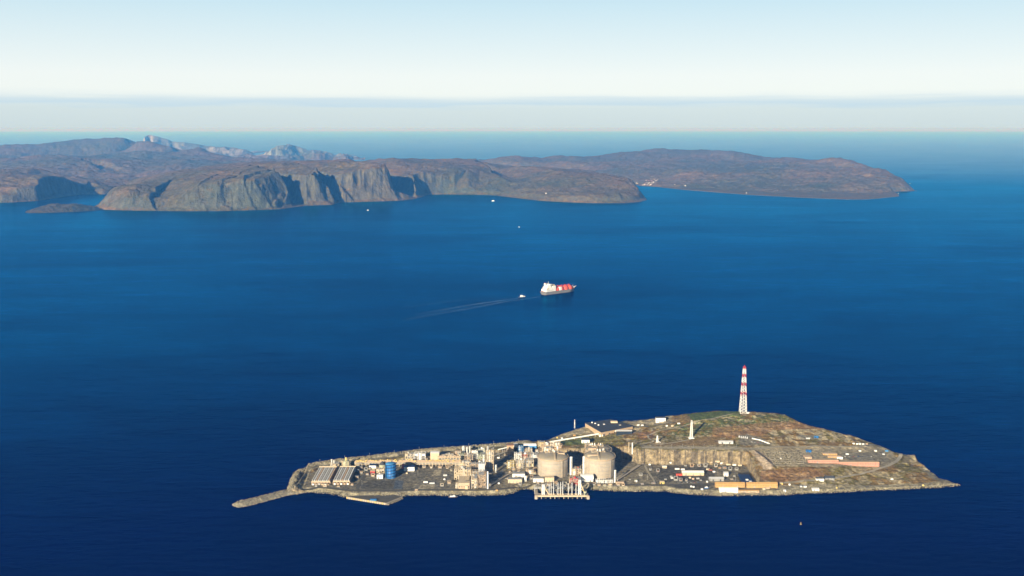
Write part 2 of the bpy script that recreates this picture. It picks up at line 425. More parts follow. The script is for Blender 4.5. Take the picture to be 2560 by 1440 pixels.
# land on the right with the village at its shore
simple_land('hills', [(1540, 458), (1583, 461), (1600, 465), (1640, 467), (1700, 474), (1800, 482), (1880, 488), (1960, 492), (2040, 496), (2120, 499), (2165, 499), (2200, 496), (2250, 491), (2246, 485), (2236, 479), (2280, 478), (2293, 476)],
    [(2296, 12700), (2270, 14800), (2200, 17000), (2000, 20500), (1700, 23500), (1300, 24500), (1100, 22500), (1180, 18500), (1400, 17200)],
    [(1560, 440, 15500), (1600, 430, 16000), (1500, 425, 16500), (1400, 420, 17500), (1230, 402, 19000), (1270, 394, 19500), (1300, 397, 19500), (1400, 392, 20000), (1450, 393, 20200), (1500, 393, 20500), (1560, 386, 20500), (1600, 379, 21000), (1640, 372, 21500), (1700, 371, 21500), (1780, 375, 21000), (1822, 371, 20500), (1835, 378, 20400), (1870, 383, 19800), (1890, 394, 19500), (1950, 391, 18800), (2000, 397, 18300), (2030, 404, 17800), (2060, 405, 17000), (2096, 402, 16500), (2118, 415, 16000), (2150, 421, 15500), (2190, 424, 15200), (2230, 434, 14600), (2262, 448, 13800), (2282, 468, 13000),
     (1620, 450, 14800), (1700, 445, 14800), (1720, 420, 16500), (1800, 440, 14800), (1850, 420, 16000), (1900, 445, 14300), (1950, 425, 15200), (2000, 440, 14000), (2050, 425, 14600), (2100, 445, 13500), (2150, 435, 14000), (2180, 455, 12900), (2220, 460, 12600), (1900, 402, 18500), (1800, 395, 19000), (1700, 395, 19000), (1600, 405, 18500), (1780, 470, 13400), (1950, 478, 12900), (2100, 484, 12400), (2200, 478, 12300), (2236, 470, 12500), (2262, 465, 12800)],
    1050, 2320, 2.2, rows((10900, 15500, 30), (15500, 19000, 60), (19000, 24600, 140)),
    lambda px: np.interp(px, [1200, 1600, 1900, 2050, 2200, 2300], [.5, .18, .22, .35, .6, .9]), M_far, 40, na=85, nb=34, crestD=20000, bumps=((1822, 20500, 85, 700), (1866, 19900, 55, 420), (1896, 19500, -70, 450), (2094, 16500, 80, 480), (1650, 21500, 35, 900), (2140, 15800, -50, 500), (1960, 18700, 45, 500), (1290, 19500, 40, 600), (1400, 20000, 35, 500), (1720, 15300, 50, 700), (1900, 15000, 45, 600), (1480, 17500, 60, 800)))
# highland on the left
simple_land('highland', [(-260, 505), (-60, 508), (0, 507), (30, 506), (97, 502), (140, 495), (204, 486), (208, 486), (262, 486), (330, 480), (420, 470), (560, 455), (700, 440)],
    [(900, 16500), (890, 19000), (860, 24000), (600, 25500), (200, 27000), (-300, 27000)],
    [(0, 430, 14500), (60, 428, 14000), (100, 430, 13600), (180, 447, 12700), (75, 446, 11500), (0, 462, 11200), (130, 441, 11900), (205, 456, 12250), (150, 452, 12900), (100, 446, 12500), (-100, 470, 11000), (-100, 430, 14000), (-200, 420, 16000), (230, 462, 14300), (300, 440, 15300), (420, 430, 15800), (500, 415, 17000), (600, 408, 18500),
     (0, 400, 17500), (100, 395, 18000), (200, 390, 18500), (212, 393, 16900), (270, 395, 17500), (250, 420, 15800), (330, 385, 20000), (350, 410, 17000), (450, 395, 18800),
     (-200, 372, 22000), (-50, 368, 22000), (0, 366, 22500), (110, 364, 22500), (150, 365, 22500), (180, 353, 23000), (230, 347, 23500), (280, 346, 23500), (310, 352, 22800), (340, 354, 22500), (370, 354, 22500), (430, 365, 21500), (500, 370, 21000), (560, 387, 20500), (620, 397, 20000), (700, 400, 19500), (800, 402, 19000), (880, 402, 18500)],
    -260, 920, 2.2, rows((10300, 12600, 20), (12600, 16000, 36), (16000, 20000, 60), (20000, 26500, 130)),
    lambda px: np.interp(px, [-200, 40, 120, 205, 240, 300, 500], [.5, .9, 5, 5, .35, .3, .3]), M_far, 60, na=75, nb=30, crestD=18400, bumps=((305, 22800, 50, 650), (185, 23200, 40, 500), (60, 22300, 30, 500), (480, 17500, 60, 700), (120, 18300, 50, 700)),
    ravs=[((216, 16900), (262, 425, 15800), 170, 2.2, .8, 330, 110)])
# jagged pale peaks beyond
def peaks(name, pts, D0, depth, seed, mat, base=0):
    """jagged mountain: crest polyline (px, py) at distance D0"""
    X, Y = polar(pts[0][0] - 30, pts[-1][0] + 30, 1.0, rows((D0 - depth, D0 + depth, depth / 45)))
    px = 1280 + FPX * CP * X / Y
    cz = np.array([atD(a, b, D0)[2] for a, b in pts]); ca = np.array([a for a, b in pts])
    crest = np.interp(px, ca, cz, left=-50, right=-50)
    wander = fbm(px / 40, px * 0 + 3, 3, seed) * depth * .25
    dd = np.abs(Y - surv(D0) - wander) / depth
    rg = ridged(X / 700 + Y / 3000, Y / 2200, 4, seed)
    h = crest * (1 - dd ** .9 * 1.25) + (rg - .6) * 300 * sstep(0, .25, dd) * sstep(1.0, .5, dd) + fbm(X / 260, Y / 260, 3, seed + 1) * 25
    h = np.where(dd > .95, -40, h)
    o = grid_mesh(name, X, Y, h, h > -5, mat); tag(o, kind='structure')
peaks('mountain_ridge', [(360, 368), (376, 358), (384, 341), (395, 337), (410, 341), (440, 348), (450, 354), (480, 355), (520, 362), (560, 366), (600, 368), (630, 374), (650, 384), (665, 392), (690, 399)], 30500, 3200, 71, M_pale)
peaks('mountain', [(660, 400), (680, 385), (692, 370), (705, 364), (735, 359), (750, 364), (775, 372), (790, 380), (810, 380), (830, 388), (850, 393), (870, 390), (885, 396), (892, 400)], 27000, 2600, 75, M_pale)
peaks('low_ridge', [(600, 397), (640, 391), (690, 388), (730, 392), (770, 388), (800, 380), (812, 380), (830, 386), (842, 394), (870, 390), (880, 394), (890, 400)], 25000, 1500, 78, M_far)
# low skerry in front of the bay
def skerry():
    C = [(62, 531), (75, 533), (120, 532), (180, 530), (232, 527), (262, 524)]
    cw = [at(x, y) for x, y in C] + [atD(x, 500, d) for x, d in ((255, 10150), (200, 10350), (140, 10250), (90, 10050), (64, 9750))]
    cw = [(p[0], p[1]) for p in cw]
    X, Y = polar(50, 275, .8, rows((9100, 10500, 9)))
    d = sdf(X, Y, cw)
    px = 1280 + FPX * CP * X / Y
    tp = np.interp(px, [62, 90, 130, 155, 180, 200, 230, 260], [6, 30, 42, 58, 45, 50, 30, 8])
    h = np.minimum(tp + fbm(X / 90, Y / 90, 4, 5) * 22, d * .35 + fbm(X / 50, Y / 50, 3, 8) * 10)
    h = np.where(d < 0, np.minimum(h, d * .6), np.maximum(h, .5)); h = np.where(d < -20, -20, h)
    o = grid_mesh('skerry', X, Y, h, h > -3, M_dark); tag(o, kind='structure')
skerry()

# ---------------------------------------------------------------- the near island
ZY = 8.0      # level of the plant yard
def wp(lst, z=0.0): return [tuple(at(p[0], p[1], p[2] if len(p) > 2 else z)) for p in lst]
FRONT = [(742, 1233), (780, 1232), (820, 1235), (850, 1240), (868, 1245), (1003, 1244), (1020, 1240), (1060, 1239), (1120, 1239), (1180, 1240), (1240, 1240), (1262, 1238), (1284, 1233), (1298, 1226), (1314, 1222), (1330, 1226), (1340, 1232), (1400, 1230), (1472, 1226), (1482, 1226), (1500, 1227), (1540, 1228), (1600, 1229), (1662, 1229), (1690, 1234), (1740, 1238), (1800, 1240), (1850, 1240), (1960, 1238), (2030, 1234), (2100, 1232), (2200, 1227), (2300, 1222), (2350, 1219), (2401, 1214)]
CREST = [(2404, 1210, 1), (2390, 1202, 3), (2372, 1193, 5), (2366, 1182, 6), (2350, 1166, 11), (2330, 1142, 15), (2305, 1133, 14), (2282, 1132, 12), (2255, 1122, 10), (2225, 1110, 13), (2195, 1099, 18), (2150, 1080, 30), (2125, 1068, 36), (2100, 1054, 43), (2060, 1043, 50), (2000, 1034, 55), (1960, 1030, 58), (1900, 1027, 61), (1857, 1024, 61), (1820, 1022, 60), (1780, 1025, 57), (1740, 1030, 52), (1700, 1034, 46), (1660, 1041, 40), (1600, 1049, 33), (1560, 1052, 30), (1500, 1056, 28), (1470, 1060, 27), (1430, 1068, 24), (1400, 1075, 21), (1370, 1084, 18), (1340, 1095, 16), (1320, 1102, 16)]
BUND = [(1320, 1102), (1280, 1107), (1240, 1110), (1180, 1115), (1100, 1120), (1040, 1126), (980, 1133), (920, 1141), (870, 1146), (840, 1150), (800, 1156), (770, 1162), (756, 1169), (745, 1178), (742, 1188), (738, 1200), (733, 1212), (731, 1222)]
crestw = wp(CREST); bundw = wp([(x, y, 15 if y < 1170 and x > 752 else 10) for x, y in BUND])
backcoast = []
for i, p in enumerate(crestw):
    push = 14 + p[2] * 1.35
    a = crestw[max(0, i - 1)]; b = crestw[min(len(crestw) - 1, i + 1)]
    dx, dy = b[0] - a[0], b[1] - a[1]; L = math.hypot(dx, dy)
    backcoast.append((p[0] + dy / L * push, p[1] - dx / L * push) if False else (p[0] - (-dy / L) * push * -1, p[1] + (-dx / L) * push))
for i, p in enumerate(bundw):
    a = bundw[max(0, i - 1)]; b = bundw[min(len(bundw) - 1, i + 1)]
    dx, dy = b[0] - a[0], b[1] - a[1]; L = math.hypot(dx, dy)
    k = 26 if p[2] > 12 else 15
    backcoast.append((p[0] + dy / L * k, p[1] - dx / L * k))
coast = [(p[0], p[1]) for p in wp(FRONT)] + backcoast + [(p[0], p[1]) for p in wp([(733, 1233)])]
YARD = [(735, 1226), (760, 1190), (800, 1172), (870, 1162), (1000, 1150), (1100, 1144), (1200, 1136), (1262, 1130), (1300, 1124), (1345, 1124), (1400, 1133), (1440, 1138), (1520, 1142), (1558, 1147), (1578, 1152), (1597, 1159), (1640, 1161), (1750, 1162), (1862, 1163), (1880, 1187), (1896, 1210), (1930, 1216), (1960, 1232), (1960, 1260), (735, 1260)]
yardw = [(p[0], p[1]) for p in wp(YARD, ZY)]
HILL = [(1600, 1117, 43), (1640, 1120, 43), (1700, 1121, 43), (1750, 1122, 43), (1800, 1123, 42), (1860, 1125, 41), (1580, 1106, 37), (1560, 1098, 34), (1530, 1105, 30), (1500, 1108, 27), (1460, 1110, 24), (1420, 1108, 21), (1380, 1106, 18), (1340, 1112, 15),
    (1500, 1085, 28), (1450, 1090, 23), (1400, 1095, 19), (1560, 1075, 32), (1600, 1065, 34), (1640, 1070, 40), (1650, 1100, 43), (1700, 1060, 49), (1728, 1093, 47), (1780, 1060, 56), (1857, 1035, 61), (1857, 1060, 57), (1900, 1080, 50), (1815, 1105, 45), (1960, 1060, 53), (1980, 1090, 42),
    (2060, 1070, 44), (2060, 1100, 33), (2130, 1090, 28), (2180, 1110, 21), (1950, 1117, 37), (2050, 1118, 31), (2150, 1119, 24), (2230, 1119, 16),
    (1900, 1130, 33), (1925, 1168, 25), (2000, 1130, 28), (2010, 1163, 24), (2100, 1135, 24), (2100, 1166, 22), (2200, 1140, 18), (2200, 1166, 16), (2245, 1135, 13), (1900, 1185, 17), (1950, 1195, 12), (2050, 1195, 12), (2060, 1180, 17), (2150, 1195, 9.5), (2150, 1180, 13),
    (2250, 1185, 8), (2300, 1190, 7), (2350, 1205, 4.5), (1930, 1214, 8), (2050, 1210, 8), (2150, 1207, 7), (2000, 1225, 6), (2100, 1222, 4.5), (2220, 1216, 4), (2290, 1160, 9), (2310, 1150, 12), (2340, 1172, 9), (2275, 1150, 9)]
hillf = rbf([tuple(at(*c)) for c in HILL] + [tuple(p) for p in crestw] + [(p[0], p[1], 2 + .25 * q[2]) for p, q in zip(backcoast[:len(crestw)], crestw)])
# pixel-row/column outlines of ground covers, baked on the ground's own vertices below
FLATS = [([(1690, 1036), (1850, 1024), (1850, 1040), (1740, 1052), (1700, 1050)], 54), ([(1890, 1128), (2220, 1124), (2235, 1140), (2215, 1167), (2010, 1167), (1925, 1164)], 24), ([(1845, 1090), (1905, 1094), (1935, 1112), (1845, 1113)], 42), ([(1660, 1106), (1800, 1094), (1830, 1112), (1700, 1116)], 44), ([(1600, 1110), (1860, 1114), (2230, 1110), (2240, 1122), (1860, 1128), (1600, 1124)], 38)]
def GXW(X, Y): return X < bundw[-7][0]
def island_h(X, Y):
    d = sdf(X, Y, coast)
    dn = d + fbm(X / 22, Y / 22, 3, 61) * 4.5
    h = np.clip(hillf(X, Y), 2, 66)
    nz = fbm(X / 60, Y / 60, 5, 63)
    yd = sdf(X, Y, yardw)
    rough = fbm(X / 16, Y / 16, 3, 65)
    flat = np.zeros(X.shape)
    for pl, zz in (FLATS):
        flat = np.maximum(flat, sstep(-10, 6, sdf(X, Y, [(q[0], q[1]) for q in wp(pl, zz)])))
    wild = sstep(0, 60, -yd) * (1 - .92 * flat) * (1 - .85 * sstep(18, 0, np.abs(Y - at(1700, 1119, 42).y) - 12) * (X > 300))
    out = np.clip(fbm(X / 38, Y / 30, 4, 77) - .12, 0, 1) * 8 + (ridged(X / 30, Y / 22, 3, 78) - .6) * 3.2
    h = h + nz * 2.6 * wild + rough * 1.3 * wild + out * wild * sstep(14, 40, d)
    # quarry face: flat yard below, near-vertical rock behind
    ydn = yd + fbm(X / 15, Y / 40, 4, 67) * 5.0 + (ridged(X / 26, Y / 60, 2, 68) - .5) * 5
    wall = np.clip(-ydn, 0, 1e9) * 5.0
    bench = np.where(-ydn > 2, 1.0, 0.0)
    h = np.minimum(h, ZY + wall)
    h = np.where(yd > 0, ZY, h)
    # shore armour
    slope = .55
    h = np.minimum(h, -1.5 + np.clip(dn + 2, -20, 500) * slope + fbm(X / 7, Y / 7, 2, 69) * 1.1 * sstep(30, 8, dn))
    # open channel inside the west breakwater
    c0 = at(746, 1221, 0); c1 = at(765, 1176, 0)
    dch, _ = seg_dist(X, Y, c0.x, c0.y, c1.x, c1.y)
    c2 = at(768, 1168, 0)
    pond = np.hypot(X - c2.x, (Y - c2.y) * .7)
    h = np.where(dch < 22, np.minimum(h, -4 + np.clip(dch - 5, 0, 50) * 1.5), h)
    h = np.where(pond < 30, np.minimum(h, -4 + np.clip(pond - 9, 0, 50) * 1.5), h)
    # rock bund round the back of the plant
    db = poly_dist(X, Y, bundw)
    bz = np.where(GXW(X, Y), 10.0, 15.0)
    bund = bz + fbm(X / 9, Y / 9, 3, 71) * 1.3 - np.clip(db - np.where(GXW(X, Y), 3, 5), 0, 100) * np.where(GXW(X, Y), .8, .55)
    on = X < bundw[0][0] + 20
    h = np.where(on & (d > 0), np.maximum(h, bund), h)
    # banked slab at the terrace edge
    bl = wp([(1886, 1127, 40), (1902, 1142, 34), (1928, 1167, 25)])
    dbm = poly_dist(X, Y, bl)
    h = h + 6.5 * np.clip(1 - dbm / 13, 0, 1) ** .8 * (yd < -3)
    # knoll and cleft at the far right
    k = at(2318, 1147, 13); kd = np.hypot((X - k.x) / 46, (Y - k.y) / 55)
    h = np.maximum(h, np.where(d > 2, 19 - 11 * kd ** 2 + rough * 2.5 + (ridged(X / 30 + Y / 18, Y / 60 - X / 90, 2, 79) - .5) * 5, -9))
    a = at(2288, 1150, 8); b2 = at(2368, 1192, 2)
    dc, _ = seg_dist(X, Y, a.x, a.y, b2.x, b2.y)
    h = h - 13 * np.exp(-(dc / 9) ** 2) * (d > -5)
    h = np.where(d < -8, -6, h)
    return h, d, yd, db
gx = np.arange(-560, 1110, 2.0); gy = np.arange(2070, 2770, 2.0)
GX, GY = np.meshgrid(gx, gy)
GH, GD, GYD, GDB = island_h(GX, GY)
def ground(x, y):
    i = (x + 560) / 2.0; j = (y - 2070) / 2.0
    i0 = int(max(0, min(len(gx) - 2, i))); j0 = int(max(0, min(len(gy) - 2, j)))
    fx, fy = i - i0, j - j0
    g = GH[j0:j0 + 2, i0:i0 + 2]
    return float((g[0, 0] * (1 - fx) + g[0, 1] * fx) * (1 - fy) + (g[1, 0] * (1 - fx) + g[1, 1] * fx) * fy)
def on_ground(px, py):
    """the ground point the photograph shows at (px, py)"""
    z = 30.0
    lo, hi = -1.0, 70.0
    for z in np.arange(70, 0, -.5):
        p = at(px, py, z)
        if ground(p.x, p.y) >= z - .25: break
    p = at(px, py, z); return Vector((p.x, p.y, ground(p.x, p.y)))

def zone_colours():
    PX, PY = proj(GX, GY, GH)
    c = np.zeros(GX.shape + (3,))
    n1 = fbm(GX / 45, GY / 45, 4, 81); n2 = fbm(GX / 14, GY / 14, 3, 83)
    rockc = np.array([.33, .275, .165]); heath = np.array([.20, .130, .045]); moss = np.array([.150, .132, .040]); grass = np.array([.085, .112, .030]); gravel = np.array([.32, .275, .18]); asph = np.array([.13, .118, .086]); red = np.array([.27, .150, .072])
    def put(mask, col, a=1.0):
        m = (mask * a)[..., None] if mask.dtype != bool else np.where(mask, a, 0.0)[..., None]
        c[:] = c * (1 - m) + col * m
    c[:] = heath
    put(sstep(-.1, .15, n1), moss, .8); n3 = fbm(GX / 7, GY / 5, 3, 87); put(sstep(.05, .3, n2 + n1 * .4 + n3 * .4), rockc, .85)
    def zone(pts, col, a=1.0, soft=0.35):
        P = inside(PX + n2 * 6, PY + n1 * 4, pts)
        put(P, col, a)
    # the top: green meadow, heath, rocky patches
    zone([(1690, 1036), (1850, 1022), (1850, 1040), (1740, 1052), (1700, 1050)], grass, .95)
    zone([(1660, 1036), (1715, 1034), (1735, 1052), (1700, 1058), (1665, 1056)], np.array([.22, .15, .065]), .9)
    g = inside(PX, PY, [(1690, 1060), (1860, 1040), (1990, 1032), (2040, 1045), (1900, 1072), (1760, 1090), (1660, 1092)])
    put(g & (n2 > -.15), grass * 1.05, .8); put(g & (n2 + n3 * .6 > .3), rockc, .85)
    zone([(1780, 1072), (1900, 1058), (2040, 1050), (2060, 1075), (1950, 1078), (1860, 1095), (1780, 1090)], red, .6)
    zone([(1590, 1080), (1640, 1078), (1632, 1100), (1600, 1098)], red * .9, .8)
    r = inside(PX, PY, [(1930, 1075), (2040, 1072), (2150, 1085), (2200, 1108), (1990, 1105), (1920, 1095)])
    put(r & (n2 > -.1), rockc * 1.1, .85)
    zone([(1660, 1108), (1780, 1094), (1800, 1096), (1830, 1112), (1700, 1116)], np.array([.22, .15, .065]), .95)
    zone([(1370, 1098), (1480, 1086), (1550, 1082), (1560, 1096), (1500, 1108), (1390, 1108)], np.array([.16, .145, .055]), .9)
    zone([(1390, 1100), (1470, 1098), (1480, 1112), (1400, 1112)], grass, .8)
    zone([(1380, 1085), (1440, 1066), (1560, 1050), (1680, 1036), (1680, 1058), (1560, 1072), (1460, 1085), (1330, 1104), (1330, 1096)], gravel * .85, .9)
    zone([(1845, 1092), (1870, 1085), (1905, 1096), (1935, 1108), (1930, 1113), (1850, 1112)], asph * 1.5, .9)
    zone([(1990, 1088), (2050, 1085), (2060, 1096), (2000, 1100)], asph * 1.7, .8)
    zone([(1600, 1113), (1860, 1117), (2230, 1112), (2235, 1123), (1860, 1127), (1600, 1123)], gravel, .85)
    zone([(1890, 1127), (2230, 1122), (2240, 1150), (2215, 1168), (2010, 1166), (1920, 1164)], gravel * .9, .92)
    zone([(2105, 1130), (2210, 1130), (2225, 1152), (2120, 1152)], asph * 1.5, .8)
    zone([(1880, 1126), (1893, 1124), (1935, 1158), (1930, 1172), (1906, 1172)], np.array([.34, .27, .19]), .95)
    zone([(1905, 1176), (2030, 1166), (2060, 1185), (2010, 1206), (1900, 1204)], red * .8, .7)
    zone([(1930, 1212), (2090, 1212), (2100, 1222), (1990, 1232), (1900, 1236)], gravel * .85, .9)
    zone([(2245, 1112), (2290, 1132), (2330, 1160), (2250, 1160), (2262, 1140)], gravel * .7, .7)
    # yard
    yard = GYD > 0
    put(yard, asph * 1.45); put(yard & (n1 + n3 * .3 > .05), gravel * .62, .85); put(yard & (n2 > .25), asph * 1.0, .75); put(yard & (n3 > .45), gravel * .9, .7)
    def yz(pts, col, a=.95): put(inside(GX, GY, [(q[0], q[1]) for q in wp(pts, ZY)]) & yard, col, a)
    for pts, cc in [([(930, 1200), (985, 1200), (1010, 1222), (905, 1222), (900, 1212)], asph * .75), ([(1085, 1175), (1103, 1175), (1100, 1190), (1080, 1190)], gravel * 1.15), ([(1050, 1212), (1088, 1212), (1086, 1222), (1045, 1222)], gravel * 1.0), ([(988, 1200), (1010, 1202), (1005, 1222), (985, 1222)], np.array([.10, .115, .13])),
                    ([(1660, 1165), (1780, 1168), (1790, 1200), (1655, 1205), (1640, 1190)], asph * .8), ([(1845, 1182), (1876, 1182), (1895, 1207), (1850, 1207)], asph * .45), ([(1560, 1165), (1600, 1165), (1640, 1215), (1560, 1215)], gravel * .75), ([(1690, 1212), (1780, 1212), (1760, 1225), (1680, 1222)], asph * .8),
                    ([(960, 1168), (1075, 1168), (1060, 1200), (950, 1200)], asph * 1.25), ([(1230, 1170), (1340, 1168), (1335, 1215), (1235, 1222)], gravel * .7)]:
        yz(pts, cc)
    shore = (GH < 7.2) & (GD < 24) | ((GDB < 26) & (GX < bundw[0][0] + 20))
    put(shore, np.array([.25, .22, .14]), .9); put(shore & (n2 > .2), np.array([.34, .30, .20]), .6); put(shore & (n2 < -.3), np.array([.13, .115, .085]), .6)
    put((GH < 1.6 + n3), np.array([.045, .04, .03]), .95)
    # steep rock
    gyy, gxx = np.gradient(GH, 2.0)
    st = np.hypot(gxx, gyy)
    put(sstep(1.0, 2.0, st), np.array([.235, .185, .112]), .95)
    put((st > 1.3) & (fbm(GX / 6, GY / 200, 3, 85) > .08), np.array([.09, .075, .055]), .8)
    return c
GC = zone_colours()
def island_mat():
    b = NB('island_ground')
    at_ = b.n('ShaderNodeAttribute', attribute_name='cover')
    ps = b.pos()
    f1 = b.noise(1 / 9, 5, .7, ps); f2 = b.noise(1 / 3.2, 4, .7, ps)
    c = b.mix(.9, at_.outputs['Color'], b.ramp(f1, [(.32, .4), (.5, .95), (.66, 1.7)]), 'MULTIPLY')
    c = b.mix(.8, c, b.ramp(f2, [(.3, .55), (.5, 1.0), (.72, 1.55)]), 'MULTIPLY')
    b.l(c, b.p.inputs['Base Color']); b.p.inputs['Roughness'].default_value = .95; b.p.inputs['Specular IOR Level'].default_value = .15
    b.l(b.bump(b.math('ADD', b.math('MULTIPLY', f1, 3.0), b.math('MULTIPLY', f2, 1.2)), .7), b.p.inputs['Normal'])
    return b.m
M_island = island_mat()
isl = grid_mesh('ground', GX, GY, GH, GH > -2.5, M_island, {'cover': GC}); tag(isl, kind='structure')
# ---------------------------------------------------------------- materials of built things
def flat_mat(name, col, rough=.6, var=.25, scale=.25, metal=0.0, streak=True):
    b = NB(name)
    n1 = b.noise(scale, 4, .65, b.pos(obj=False)); 
    c = b.mix(var * 1.6 if var * 1.6 < 1 else 1.0, col, b.ramp(n1, [(.3, .55), (.5, 1.0), (.7, 1.3)]), 'MULTIPLY')
    if streak:
        n2 = b.noise(1.0, 3, .6, b.pos((.7, .7, .05)))
        c = b.mix(var, c, b.ramp(n2, [(.3, .5), (.6, 1.1)]), 'MULTIPLY')
    b.l(c, b.p.inputs['Base Color']); b.p.inputs['Roughness'].default_value = rough; b.p.inputs['Metallic'].default_value = metal
    b.p.inputs['Specular IOR Level'].default_value = .3
    return b.m
M = {
    'cream': flat_mat('cream_paint', (.56, .45, .295)), 'white': flat_mat('white_paint', (.78, .76, .70), var=.12), 'concrete': flat_mat('pale_concrete', (.39, .33, .25), .85, .22, .09),
    'roofdome': flat_mat('roof_concrete', (.33, .285, .205), .9, .2, .1), 'grey': flat_mat('grey_cladding', (.30, .29, .26)), 'dark': flat_mat('dark_roofing', (.055, .06, .07), .7), 'steel': flat_mat('galvanised_steel', (.36, .35, .31), .5, .3),
    'sage': flat_mat('sage_green_paint', (.36, .37, .25)), 'yellow': flat_mat('yellow_paint', (.62, .47, .15)), 'orange': flat_mat('orange_cladding', (.50, .30, .11)), 'pink': flat_mat('faded_red_cladding', (.50, .24, .17)),
    'red': flat_mat('red_paint', (.42, .045, .04), .5, .15), 'orangered': flat_mat('orange_red_paint', (.62, .09, .045), .5, .15), 'blue': flat_mat('blue_paint', (.02, .13, .36), .45, .2), 'ltblue': flat_mat('light_blue_paint_and_shade', (.06, .22, .44), .5, .2), 'navy': flat_mat('navy_paint', (.015, .04, .11), .5, .2),
    'glass': flat_mat('window_glass', (.03, .04, .05), .15, .05, streak=False), 'tan': flat_mat('tan_cladding', (.46, .33, .20)), 'sand': flat_mat('sand_cladding', (.49, .36, .235)), 'rubber': flat_mat('black_rubber', (.02, .02, .02), .9), 'hull': flat_mat('grey_hull', (.22, .21, .19), .6, .15, .05),
    'boot': flat_mat('dark_hull', (.06, .04, .04)), 'rust': flat_mat('red_brown_deck', (.26, .09, .06)), 'silver': flat_mat('silver_cladding', (.52, .52, .50), .4, .2), 'brown': flat_mat('brown_steel', (.30, .17, .10)), 'asph': flat_mat('asphalt', (.10, .09, .066), .9, .3, .12, streak=False), 'paleroad': flat_mat('pale_road', (.36, .32, .23), .9, .15, .1, streak=False), 'housered': flat_mat('house_red', (.42, .10, .07)), 'houseyellow': flat_mat('house_yellow', (.65, .45, .15)),
}
def rockm(name, a, b_, s):
    b = NB(name); ps = b.pos(); f1 = b.noise(1 / s, 5, .7, ps); f2 = b.noise(3 / s, 4, .7, ps)
    c = b.mix(b.ramp(f1, [(.35, 0.0), (.65, 1.0)]), a, b_); c = b.mix(.8, c, b.ramp(f2, [(.3, .4), (.5, .9), (.7, 1.6)]), 'MULTIPLY')
    b.l(c, b.p.inputs['Base Color']); b.p.inputs['Roughness'].default_value = .95; b.l(b.bump(f2, .8, 2.0), b.p.inputs['Normal']); return b.m
M['rubble'] = rockm('rubble_rock', (.17, .15, .10), (.33, .29, .20), 7)

